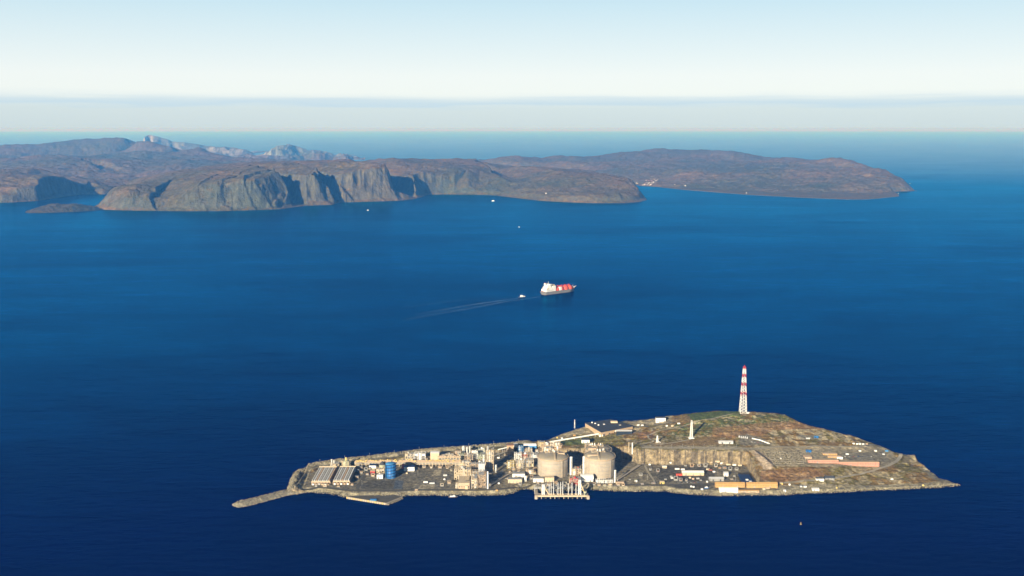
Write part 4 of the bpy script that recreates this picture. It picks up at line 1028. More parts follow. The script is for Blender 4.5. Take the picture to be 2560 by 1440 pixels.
def pipe_rack(px0, px1, pyb, h, dep, label, nleg, seed=1, mat='cream'):
    a, w = foot(px0, px1, pyb); rnd = random.Random(seed)
    t = thing('pipe_rack', label, 'pipe rack', a)
    for i in range(nleg):
        x = -w / 2 + w * (i + .5) / nleg
        f = MB(); f.box(x - .6, -.6, -.5, x + .6, .6, h); f.box(x - .6, dep - .6, -.5, x + .6, dep + .6, h); f.box(x - .6, 0, h - 1.2, x + .6, dep, h); f.box(x - .5, 0, h * .55, x + .5, dep, h * .55 + 1)
        f.build('portal_leg', mat, t)
    f = MB()
    for z in (h, h * .6): f.box(-w / 2, -.5, z - .9, w / 2, .4, z); f.box(-w / 2, dep - .4, z - .9, w / 2, dep + .5, z)
    f.build('side_beam', mat, t)
    for z in (h + .7, h * .6 + .7):
        p = MB()
        for k in range(int(dep / 1.6)): p.tube((-w / 2, 1 + k * 1.6, z), (w / 2, 1 + k * 1.6, z), rnd.uniform(.35, .65), n=6)
        p.build('pipes', 'sand' if z > h else 'steel', t)
    q = MB()
    for i in range(nleg * 2):
        x = rnd.uniform(-w / 2, w / 2); y = rnd.uniform(0, dep); s = rnd.uniform(.8, 2.2); q.box(x - s, y - 1, h + 1, x + s, y + 1, h + rnd.uniform(1.6, 3.4))
    q.build('valve_box', 'yellow' if seed == 1 else 'cream', t)
pipe_rack(886, 1152, 1166, 10, 17, 'very long cream pipe rack on many legs running along the back of the yard', 32)
pipe_rack(1094, 1152, 1158, 15, 8, 'upper tier of piping at the east end of the long rack', 8, 2)
building(923, 940, 1173, 9, 12, 'white', 'navy', 'small white hall with a dark roof at the foot of the pipe rack', wins=2)
building(926, 937, 1185, 7, 7, 'red', 'cream', 'small red pump shelter in front of the little white hall', 'pump_shelter', 'shelter')
module(941, 960, 1184, 11, 14, 'cream skid of pumps left of the blue tank', seed=5, levels=3, vessels=2, bx=3)
a_, w_ = foot(947, 963, 1171)
t_ = thing('cone_tank', 'dark green tank with a cone roof left of the blue tank', 'tank', (a_.x, a_.y + w_ / 2, a_.z)); r_ = w_ / 2
MB().lathe([(r_, 0), (r_, 8)], 24).build('shell', 'sage', t_); MB().lathe([(r_ + .4, 8), (r_ * .5, 12.5), (.2, 16)], 24).build('cone_roof', 'dark', t_)
building(942, 957, 1197, 8, 9, 'white', 'white', 'plain white box building just left of the blue tank', doors=1)
def blue_tank():
    a, w = foot(963, 989, 1197); r = w / 2; h = 33
    t = thing('blue_tank', 'tall bright blue water tank with a dark spiral walkway in the west yard', 'tank', (a.x, a.y + r, a.z))
    MB().lathe([(r, -1), (r, h)], 40).build('shell', 'blue', t)
    MB().lathe([(r + .3, h - .6), (r + .3, h + .4), (r * .6, h + 2.4), (.2, h + 3.4)], 40).build('roof', 'ltblue', t)
    for k in range(5):
        s = MB(); z0 = 2 + k * 7.2
        for i in range(14):
            a1 = math.radians(180 + 190 * i / 14); a2 = math.radians(180 + 190 * (i + 1) / 14)
            s.bar((math.cos(a1) * (r + .8), math.sin(a1) * (r + .8), z0 + 7.2 * i / 14 * .7), (math.cos(a2) * (r + .8), math.sin(a2) * (r + .8), z0 + 7.2 * (i + 1) / 14 * .7), 1.3)
        s.build('walkway', 'navy', t)
    for i in range(4): MB().box(-r * .9 + i * r * .45, -r * 1.02 + abs(i - 1.5) * r * .08, 0, -r * .9 + i * r * .45 + .7, -r * .3, 30 + i).build('stiffener', 'ltblue', t)
blue_tank()
building(1010, 1036, 1178, 10, 13, 'white', 'navy', 'long white hall with red gable ends right of the blue tank', wins=5)
building(1005, 1010, 1172, 9, 9, 'red', 'red', 'red lift housing against the west end of the long white hall', 'lift_housing', 'shelter', doors=0)
building(1030, 1038, 1164, 5, 6, 'red', 'red', 'low red shelter behind the long white hall', 'shelter', 'shelter', doors=0)
module(1013, 1033, 1151, 16, 15, 'cream framed unit farthest left in the row behind the pipe rack', seed=7, levels=3, vessels=3, mat='cream', panels=.4)
module(1035, 1063, 1151, 17, 15, 'white framed unit with a sloping side behind the pipe rack', seed=9, levels=3, vessels=2, mat='white', pmat='white', panels=.5)
building(1076, 1098, 1151, 19, 14, 'cream', 'white', 'tall windowless cream block behind the pipe rack', doors=1)
building(1103, 1119, 1142, 6, 8, 'cream', 'grey', 'low cream hut between the tall cream block and the white columns', doors=2, wins=2)
for i, (px, pb, d, w_l) in enumerate(((1159, 1137, 6, 'leftmost and widest'), (1168, 1136, 4.2, 'middle'), (1175, 1136, 3.4, 'rightmost and thinnest'))):
    column(px, pb, 1117, d, 'white', f'{w_l} of three tall white columns at the back of the plant', group='white absorber columns')
for i, (p0, p1, pb, h, d, mt, lb) in enumerate([
    (1146, 1160, 1151, 15, 12, 'sage', 'sage green vessel skid just in front of the three white columns'),
    (1162, 1182, 1153, 16, 14, 'sand', 'sand coloured exchanger unit at the east end of the long pipe rack'),
    (1183, 1194, 1147, 19, 10, 'white', 'slim white framed unit right of the three white columns'),
    (1195, 1212, 1150, 14, 18, 'sage', 'green grey piping unit left of the tallest process tower'),
    (1150, 1176, 1168, 13, 14, 'cream', 'cream exchanger deck where the long pipe rack ends'),
    (1196, 1214, 1172, 17, 18, 'cream', 'cream piping unit at the foot of the tallest process tower')]):
    module(p0, p1, pb, h, d, lb, seed=20 + i, levels=3, mat=mt, vessels=3, pipes=10, panels=.35)
module(1215, 1234, 1177, 51, 20, 'tallest process tower, a cream steel frame full of vessels', seed=31, levels=11, bx=4, by=3, vessels=5, pipes=16, panels=.66, name='process_tower', mat='cream', pmat='cream')
column(1240, 1181, 1162, 4.4, 'white', 'short white column in the shade right of the tallest process tower')
column(1219.5, 1222, 1178, 4.0, 'white', 'slender white flare stack at the front of the process plant', 'stack', 'stack', ladder=False)
module(1136, 1177, 1199, 24, 24, 'big cream compressor block with open decks in the middle of the yard', seed=41, levels=5, bx=8, by=3, vessels=4, pipes=14, panels=.62, mat='cream', pmat='cream')
def exchanger_block():
    a, w = foot(1146, 1174, 1222)
    t = thing('exchanger_block', 'pale block with six dark slots on its roof at the front of the plant', 'process unit', a)
    MB().box(-w / 2, 0, -.5, w / 2, 46, 13).build('wall', 'sand', t)
    MB().box(-w / 2 - .4, -.4, 13, w / 2 + .4, 46.4, 13.8).build('roof', 'cream', t)
    for k in range(6):
        s = MB(); s.bar((w * .12, 12 + k * 5.5, 14.2), (w * .44, 15 + k * 5.5, 14.2), 1.8); s.build('roof_slot', 'dark', t)
        MB().bar((w * .12, 14 + k * 5.5, 15.2), (w * .44, 17 + k * 5.5, 15.2), 1.0).build('roof_beam', 'cream', t)
    for k in range(5): MB().box(-w / 2 + 2 + k * 5, -.1, 3, -w / 2 + 4 + k * 5, .02, 6).build('window', 'glass', t)
    MB().box(w * .1, -3, 0, w * .35, 0, 8).build('annex', 'cream', t)
exchanger_block()
module(1178, 1193, 1222, 24, 60, 'narrow cream piping unit between the two front process blocks', seed=43, levels=4, bx=2, by=6, vessels=5, pipes=16, panels=.5)
module(1196, 1214, 1219, 30, 26, 'sand coloured generator block beside the slender flare stack', seed=45, levels=6, bx=4, by=3, vessels=2, pipes=10, panels=.72, mat='sand', pmat='sand')
building(1196, 1212, 1190, 29, 14, 'silver', 'silver', 'silver metal clad turbine house behind the generator block', doors=0, roofbits=3)
def brown_stack():
    a, w = foot(1267, 1284, 1141); t = thing('exhaust_stack', 'brown rectangular exhaust stack on legs by the rock bund', 'stack', a)
    MB().box(-w / 2, 0, 12, w / 2, 14, 28).build('casing', 'tan', t)
    MB().box(-w / 2 - .5, -.5, 27, w / 2 + .5, 14.5, 29).build('top_ring', 'brown', t)
    for i in range(4):
        x = -w / 2 + w * (i + .5) / 4; MB().box(x - 1, -.6, 0, x + 1, 1.2, 26).build('leg', 'tan', t)
    for i in range(3): MB().box(-w / 2 + w * (i + 1) / 4 - .6, 11, 0, -w / 2 + w * (i + 1) / 4 + .6, 13, 13).build('leg', 'brown', t)
brown_stack()
def duct(p, q, z0, z1, t_, mat, label, name='duct', cat='duct'):
    a = at(*p, z0); b = at(*q, z1); c = Vector((a.x, a.y, ZY))
    t = thing(name, label, cat, c)
    MB().tube((0, 0, a.z - ZY), (b.x - a.x, b.y - a.y, b.z - ZY), t_, n=12).build('tube', mat, t)
    f = MB(); n = max(2, int((b - a).length / 16))
    for i in range(n + 1):
        s = i / n; x, y, z = (b.x - a.x) * s, (b.y - a.y) * s, a.z + (b.z - a.z) * s - ZY
        f.box(x - .4, y - .4, ground(a.x + x, a.y + y) - ZY - .5, x + .4, y + .4, z)
    f.build('support', 'steel', t)
duct((1245, 1124), (1267, 1119), 20, 22, 1.5, 'white', 'white duct slanting up to the brown exhaust stack')
duct((1234, 1140), (1262, 1130), 14, 14, 1.2, 'steel', 'grey pipe bundle in the shade left of the brown exhaust stack', 'pipe', 'pipe')
building(1309, 1341, 1126, 12, 16, 'ltblue', 'white', 'long low building with a bright white roof behind the process area', kind='arch', doors=2, rh=4)  # the wall's light blue is painted-in shade below the white roof
module(1296, 1308, 1136, 20, 10, 'blue and white framed tower behind the process area', seed=51, levels=4, mat='ltblue', pmat='ltblue', vmat='white', vessels=2, panels=.3)
duct((1225, 1211), (1291, 1175), 13, 13, 1.8, 'concrete', 'pale elevated pipe way running diagonally right of the slender flare stack', 'pipe_way', 'pipe way')
duct((1543, 1200), (1600, 1163), 12, 12, 1.8, 'concrete', 'pale elevated pipe way running diagonally right of the right front tank', 'pipe_way', 'pipe way')
duct((1262, 1158), (1335, 1158), 9, 9, 1.0, 'cream', 'cream pipe line running level behind the yellow valve platform', 'pipe_way', 'pipe way')
duct((1236, 1196), (1276, 1196), 8, 8, .9, 'steel', 'grey pipe line between the flare stack and the white electrical building', 'pipe_way', 'pipe way')
building(1283, 1294, 1120, 7, 8, 'white', 'white', 'little white cabin between the brown stack and the blue tower', doors=1)
module(1268, 1285, 1172, 17, 12, 'yellow cream valve platform standing alone left of the front tanks', seed=53, levels=3, vessels=1, mat='yellow', pmat='cream', bx=2)
module(1290, 1308, 1172, 20, 14, 'cream framed unit beside the yellow valve platform', seed=55, levels=3, vessels=3, mat='cream')
module(1308, 1334, 1168, 18, 16, 'cream deck on legs just left of the left front tank', seed=57, levels=2, vessels=2, mat='cream', bx=4, panels=.3, pipes=12)
module(1304, 1326, 1148, 13, 10, 'red topped pump unit behind the cream deck', seed=59, levels=2, vessels=2, mat='sand', vmat='red', pmat='rust')
module(1328, 1346, 1150, 12, 20, 'tangle of white pipes at the back left of the left front tank', seed=61, levels=2, vessels=3, mat='white', pipes=14, vmat='white')
module(1345, 1362, 1118, 12, 12, 'yellow cream valve station at the head of the long white pipeline', seed=63, levels=2, vessels=2, mat='yellow', pmat='cream')
module(1356, 1382, 1134, 14, 16, 'cream pump station right behind the left front tank', seed=65, levels=3, vessels=3, mat='cream')
module(1383, 1405, 1132, 13, 14, 'tan pump station behind the left front tank beside the green slope', seed=67, levels=3, vessels=3, mat='tan')
module(1463, 1482, 1138, 24, 12, 'cream stair frame at the left side of the half hidden tank', seed=69, levels=5, vessels=1, mat='sand', pmat='sand', bx=2)
building(1281, 1312, 1193, 8, 14, 'white', 'grey', 'white electrical building with a grey roof left of the left front tank', wins=6)
building(1270, 1305, 1208, 9, 12, 'cream', 'grey', 'beige building with square panels nearest the cove', wins=0, doors=4)
building(1311, 1316, 1204, 12, 5, 'white', 'white', 'small white tower hut right of the beige building', 'hut', 'hut', doors=1)
building(1333, 1359, 1206, 9, 12, 'white', 'grey', 'white building with dark window band right in front of the left front tank', wins=7)
building(1362, 1385, 1205, 10, 12, 'cream', 'cream', 'beige building in front of the left front tank, behind the jetty', wins=0, doors=3)
module(1431, 1453, 1189, 16, 18, 'cream valve skid in the gap between the two front tanks', seed=71, levels=3, vessels=3, mat='cream', vmat='rust')
module(1424, 1452, 1214, 14, 22, 'piping skid with red valves behind the right end of the jetty', seed=73, levels=2, vessels=3, mat='sand', vmat='red', bx=3, panels=.2)
building(1452, 1484, 1204, 9, 22, 'white', 'white', 'big white hall with a rounded roof in front of the right front tank', kind='arch', doors=2, rh=5)
module(1490, 1532, 1208, 7, 8, 'low line of red and white pumps at the foot of the right front tank', seed=75, levels=1, vessels=0, pipes=14, mat='white', vmat='rust', bx=9, by=1, ves_up=False)
building(1540, 1560, 1210, 4, 5, 'sand', 'sand', 'low sand coloured trough right of the short white stair tower', 'pump_house', 'pump house', doors=1)

for i, (p0, p1, pb, h, d, lv, mt, pn, lb) in enumerate([
    (1100, 1116, 1150, 11, 10, 3, 'sand', .5, 'low sand coloured unit between the cream block and the compressor area'),
    (1120, 1134, 1150, 14, 10, 3, 'cream', .5, 'narrow cream unit left of the three white columns'),
    (1138, 1152, 1147, 18, 10, 4, 'tan', .5, 'tan unit pressed against the left of the three white columns'),
    (1178, 1194, 1140, 12, 10, 3, 'cream', .5, 'cream unit directly behind the slim white framed unit'),
    (1196, 1212, 1138, 16, 10, 3, 'sage', .5, 'grey green unit at the back fence left of the tallest process tower'),
    (1286, 1303, 1150, 16, 12, 3, 'white', .4, 'white unit in front of the blue and white tower'),
    (1160, 1178, 1180, 18, 12, 4, 'cream', .7, 'tall cream unit rising behind the cream compressor block'),
    (1178, 1194, 1182, 22, 12, 4, 'sand', .6, 'sand coloured unit right of the tall unit behind the compressor block'),
    (1196, 1216, 1184, 17, 10, 4, 'tan', .6, 'tan unit behind the silver metal clad turbine house'),
    (1139, 1146, 1221, 9, 12, 2, 'cream', .7, 'narrow low unit at the left foot of the pale slotted block'),
    (1316, 1334, 1185, 9, 10, 2, 'sand', .4, 'low piping unit left of the left front tank foot'),
    (1308, 1330, 1134, 12, 10, 3, 'cream', .4, 'cream unit under the bright white arched roof'),
    (1376, 1400, 1120, 11, 12, 3, 'cream', .5, 'cream unit on the bank behind the left front tank'),
    (1352, 1372, 1120, 11, 10, 3, 'sand', .5, 'sand coloured unit on the bank left of the cream one'),
    (1484, 1502, 1140, 9, 10, 2, 'steel', .3, 'grey valve unit between the right front tank and the half hidden one')]):
    module(p0, p1, pb, h, d, lb, seed=100 + i, levels=lv, mat=mt, pmat=mt, vessels=3, pipes=10, panels=pn, bx=3)
# ---------------------------------------------------------------- the hill side of the island
def big_hall():
    # dark-roofed process hall at the back shore
    c = on_ground(1500, 1080); zb = c.z
    z = zb + 11
    P = [at(x, y, z) for x, y in ((1463, 1058), (1503, 1081), (1582, 1066), (1527, 1049))]
    m = sum(P, Vector()) / 4
    t = thing('receiving_hall', 'large hall with a wide dark roof at the back shore of the island', 'building', (m.x, m.y, zb))
    L = [(p.x - m.x, p.y - m.y) for p in P]
    MB().prism(L, -9, 11).build('wall', 'tan', t)
    Lr = [(x * 1.02, y * 1.02) for x, y in L]
    MB().prism(Lr, 11, 11.9).build('roof', 'dark', t)
    for k, (px, py, w, d, h, mt) in enumerate(((1535, 1057, 18, 10, 4, 'cream'), (1496, 1064, 4, 4, 2.5, 'white'), (1488, 1060, 4, 4, 2, 'white'), (1510, 1062, 5, 5, 2, 'silver'), (1550, 1064, 6, 4, 2, 'grey'), (1480, 1058, 3, 3, 3, 'white'))):
        q = at(px, py, z); x, y = q.x - m.x, q.y - m.y
        MB().box(x - w / 2, y - d / 2, 11.9, x + w / 2, y + d / 2, 11.9 + h).build('roof_unit', mt, t)
    for k in range(6):
        q = P[1].lerp(P[2], (k + .5) / 6) - m; MB().box(q.x - 1.5, q.y - 1.2, 1, q.x + 1.5, q.y + .4, 5).build('window', 'glass', t)
big_hall()
def hbuilding(px0, px1, pyb, h, dep, wall, roof, label, **k):
    return building(px0, px1, pyb, h, dep, wall, roof, label, sink=5, **k)
hbuilding(1541, 1580, 1086, 9, 9, 'glass', 'white', 'long shed with a bright white roof over dark glass, below the dark roofed hall', doors=0, wins=0)
hbuilding(1454, 1474, 1108, 8, 13, 'white', 'dark', 'pale hut with a black slatted roof at the top of the green slope', doors=2)
hbuilding(1498, 1507, 1092, 4, 6, 'white', 'white', 'tiny white cabin with two dark windows beside the white pipeline', wins=2, doors=0)
hbuilding(1640, 1664, 1055, 11, 12, 'white', 'dark', 'white building with four dark bays at the back shore behind the lattice mast', wins=0, doors=4, doorw=2.2)
hbuilding(1797, 1833, 1110, 6, 9, 'silver', 'silver', 'long grey metal shed on the hill above the rock face', kind='gable', doors=2, wins=3)
hbuilding(2041, 2060, 1203, 6, 8, 'white', 'dark', 'white wooden house with a dark gabled roof by the lower road', name='house', cat='house', kind='gable', wins=3, rh=3)
hbuilding(2064, 2086, 1200, 4.5, 12, 'grey', 'dark', 'wide dark roofed house behind the white house by the lower road', name='house', cat='house', kind='gable', wins=4, rh=4)
hbuilding(2021, 2096, 1158, 7, 9, 'pink', 'tan', 'long low red terrace block, the left of two on the upper terrace', wins=12, doors=1)
hbuilding(2097, 2198, 1165, 9, 9, 'pink', 'tan', 'longest low red terrace block, the right of two on the upper terrace', wins=16, doors=1)
hbuilding(2058, 2093, 1139, 4, 8, 'orange', 'sand', 'orange barrack row behind the red terrace blocks', wins=5)
hbuilding(2070, 2103, 1145, 3.4, 6, 'orange', 'sand', 'second orange barrack row just behind the left red terrace block', wins=4)
hbuilding(2013, 2030, 1147, 4, 16, 'sand', 'sand', 'tan barrack set end on at the left of the red terrace blocks', wins=2)
hbuilding(2093, 2107, 1148, 4, 4, 'white', 'white', 'white portable cabin behind the joint of the two red blocks', name='cabin', cat='cabin', wins=2)
hbuilding(2016, 2028, 1131, 4.5, 6, 'blue', 'blue', 'bright blue workshop hut on the terrace road', name='hut', cat='hut')
hbuilding(2036, 2046, 1096, 4, 5, 'blue', 'ltblue', 'small blue hut on the bare hillside', name='hut', cat='hut')
hbuilding(2000, 2009, 1055, 3.5, 5, 'white', 'white', 'lone white cabin near the hill crest right of the tall tower', name='cabin', cat='cabin')
building(1789, 1862, 1219, 8, 11, 'orange', 'orange', 'left one of two long orange barracks by the front shore', name='barrack', cat='barrack', kind='gable', wins=12, doors=2, rh=3.2)
building(1867, 1944, 1220, 9, 11, 'orange', 'orange', 'right one of two long orange barracks by the front shore', name='barrack', cat='barrack', kind='gable', wins=12, doors=2, rh=3.2)
building(1799, 1845, 1232, 7, 11, 'white', 'white', 'white gabled hall in front of the left orange barrack', kind='gable', wins=5, rh=3)
building(1846, 1898, 1232, 4, 6, 'sand', 'orange', 'low tan shed beside the white gabled hall on the shore', wins=6, doors=1)
building(1706, 1760, 1189, 7, 14, 'cream', 'white', 'cream warehouse with a white roof in the middle of the open yard', kind='gable', doors=3, rh=3)
building(1691, 1705, 1190, 3.5, 6, 'orangered', 'orangered', 'bright orange red shed at the left end of the cream warehouse', name='shed', cat='shed')
building(1774, 1810, 1203, 6, 12, 'grey', 'silver', 'plain grey warehouse in the open yard', kind='gable', doors=2, rh=2.5)
building(1810, 1821, 1191, 7, 10, 'white', 'silver', 'white gabled store behind the grey warehouse', kind='gable', doors=1, rh=3)
building(1650, 1661, 1210, 5, 6, 'yellow', 'cream', 'small yellow cabin at the front of the open yard', name='cabin', cat='cabin', wins=2)
building(1656, 1667, 1171, 4.5, 6, 'cream', 'white', 'cream cabin near the foot of the rock face', name='cabin', cat='cabin', wins=2)
building(1788, 1799, 1161, 4, 6, 'cream', 'cream', 'cream hut against the foot of the rock face', name='hut', cat='hut', sink=.5)
building(1587, 1593, 1205, 4, 5, 'white', 'sage', 'tiny pale green hut right of the two front tanks', name='hut', cat='hut')
building(1950, 1957, 1212, 4, 5, 'yellow', 'cream', 'tiny yellow gatehouse beyond the right orange barrack', name='gatehouse', cat='hut')
hbuilding(1959, 1965, 1230, 4, 5, 'white', 'silver', 'little white boathouse on the shore right of the barracks', name='boathouse', cat='boathouse', kind='gable')
hbuilding(2031, 2048, 1228, 5, 8, 'white', 'silver', 'white waterside shed at the right end of the boat yard', name='shed', cat='shed', kind='gable', wins=2)
column(1580.5, 1136, 1108, 3, 'white', 'white shaft standing against the rock wall right of the half hidden tank', 'shaft', 'shaft', cone=False, ladder=False)
column(1572, 1132, 1108, 2, 'cream', 'thin cream pipe climbing the rock wall right of the half hidden tank', 'pipe', 'pipe', cone=False, ladder=False)
def dark_pad():
    P = [at(x, y, ZY) for x, y in ((1845, 1188), (1872, 1188), (1885, 1208), (1856, 1208))]; m = sum(P, Vector()) / 4
    t = thing('tarpaulin_store', 'black tarpaulin covered store at the foot of the slope behind the orange barracks', 'store', (m.x, m.y, ZY))
    MB().prism([(p.x - m.x, p.y - m.y) for p in P], -.5, 2.2).build('cover', 'navy', t); MB().box(-3, -14, 2.2, 3, -9, 4).build('crate', 'white', t)
dark_pad()
# the slope slab on the terrace edge and the rubble lot are in the ground; a low white wall
def wall_run(pts, h, th, mat, label, name='wall', cat='wall', lift=0):
    P = [on_ground(*p) for p in pts]; m = P[0]
    t = thing(name, label, cat, m)
    w = MB()
    for a, b in zip(P[:-1], P[1:]):
        n = max(1, int((b - a).length / 8))
        for i in range(n):
            p = a.lerp(b, i / n); q = a.lerp(b, (i + 1) / n); zp = ground(p.x, p.y) + lift; zq = ground(q.x, q.y) + lift
            w.bar((p.x - m.x, p.y - m.y, zp - m.z + h / 2), (q.x - m.x, q.y - m.y, zq - m.z + h / 2), th if th > h else h)
    w.build('coping', mat, t); return t
wall_run([(1880, 1097), (1900, 1101), (1924, 1110)], 2.2, 1.6, 'white', 'long low white wall curving down beside the car park on the hill')
pl = [(1366, 1106), (1420, 1097), (1480, 1087), (1540, 1077)]
def pipeline():
    A = on_ground(*pl[0]); B = on_ground(*pl[-1]); 
    za, zb = A.z + 3, B.z + 4
    a = at(pl[0][0], pl[0][1], za); b = at(pl[-1][0], pl[-1][1], zb)
    t = thing('pipeline', 'straight pale pipeline crossing the slope from the valve station to the white roofed shed', 'pipeline', (a.x, a.y, za - 3))
    f = MB(); d = b - a
    f.bar((0, 0, 3), (d.x, d.y, 3 + d.z), 3.0); f.build('culvert', 'white', t)
    n = 10
    for i in range(n + 1):
        s = i / n; x, y = a.x + d.x * s, a.y + d.y * s; g = ground(x, y); z = za + d.z * s
        if z - g > .5: MB().box(d.x * s - .7, d.y * s - .7, g - (za - 3) - 1, d.x * s + .7, d.y * s + .7, z - (za - 3)).build('support', 'concrete', t)
pipeline()

def lattice(px, pyb, ptop, wb, wt, label, bands, name='lattice_tower', cat='tower', nseg=14, legt=1.0, group=None):
    a = on_ground(px, pyb); m = mpp(a)
    h = 60
    for hh in np.arange(5, 160, .5):
        if proj(a.x, a.y, a.z + hh)[1] <= ptop: h = hh; break
    t = thing(name, label, cat, a, group)
    hw = lambda z: (wb + (wt - wb) * z / h) / 2
    for k in range(bands[-1][0] if False else len(bands)):
        z0, z1, mt = bands[k]; z0 *= h; z1 *= h
        f = MB(); n = max(1, round(nseg * (z1 - z0) / h))
        for i in range(n):
            za = z0 + (z1 - z0) * i / n; zb = z0 + (z1 - z0) * (i + 1) / n; A, B = hw(za), hw(zb)
            ca = [(-A, -A), (A, -A), (A, A), (-A, A)]; cb2 = [(-B, -B), (B, -B), (B, B), (-B, B)]
            for j in range(4):
                f.bar((*ca[j], za), (*cb2[j], zb), legt)
                f.bar((*ca[j], za), (*cb2[(j + 1) % 4], zb), legt * .5); f.bar((*ca[(j + 1) % 4], za), (*cb2[j], zb), legt * .5)
                f.bar((*cb2[j], zb), (*cb2[(j + 1) % 4], zb), legt * .6)
        f.build('tower_section', mt, t)
    return t, h, hw
t, h, hw = lattice(1857, 1033, 917, 17, 5.5, 'tall red and white banded lattice flare tower on top of the hill', [(0, .39, 'white'), (.39, .45, 'red'), (.45, .585, 'white'), (.585, .655, 'red'), (.655, .775, 'white'), (.775, .845, 'red'), (.845, .955, 'white'), (.955, 1.0, 'red')], 'flare_tower', nseg=16, legt=.85)
MB().tube((0, 0, 0), (0, 0, h * .96), .6, n=10).build('riser_pipe', 'white', t)
MB().tube((0, 0, h * .96), (0, 0, h + 4), 1.1, n=10).build('burner_tip', 'red', t)
for z in (.45, .655, .83): MB().box(-hw(h * z) - .6, -hw(h * z) - .6, h * z, hw(h * z) + .6, hw(h * z) + .6, h * z + .6).build('platform', 'red', t)
MB().box(-9, -8, -2, 9, 8, .9).build('foundation', 'concrete', t)
MB().box(10, -8, 0, 16, -2, 4).build('hut', 'white', t)
t, h, hw = lattice(1728, 1095, 1052, 6.5, 2.8, 'white lattice mast casting a long shadow halfway up the hill', [(0, 1, 'white')], 'mast', 'mast', nseg=9, legt=.7)
MB().box(-7, -6, -2, 7, 6, 1.6).build('foundation', 'white', t); MB().tube((0, 0, 0), (0, 0, h + 1), .5, n=8).build('core_pipe', 'cream', t); MB().box(-2.4, -2.4, h - 3, 2.4, 2.4, h - 1).build('platform', 'steel', t)
t, h, hw = lattice(1643, 1107, 1089, 4.5, 1.6, 'short white stub mast with stays just above the rock face', [(0, 1, 'white')], 'mast', 'mast', nseg=5, legt=.9)
MB().bar((0, 0, 8), (9, -2, 0), .7).build('stay', 'white', t); MB().bar((0, 0, 10), (6, 2, 0), .7).build('stay', 'white', t); MB().box(-5, -5, -3, 9, 5, .8).build('foundation', 'concrete', t)
t, h, hw = lattice(1436.5, 1070, 1049, 2.6, 1.2, 'thin pale radio mast on the back shore left of the dark roofed hall', [(0, 1, 'silver')], 'mast', 'mast', nseg=5, legt=.7)
MB().lathe([(.9, h * .55), (1.4, h * .7), (.5, h * .8)], 10).build('antenna', 'white', t)
hbuilding(1388, 1393, 1077, 5, 4, 'white', 'white', 'tiny white hut on the back shore slope', name='hut', cat='hut')

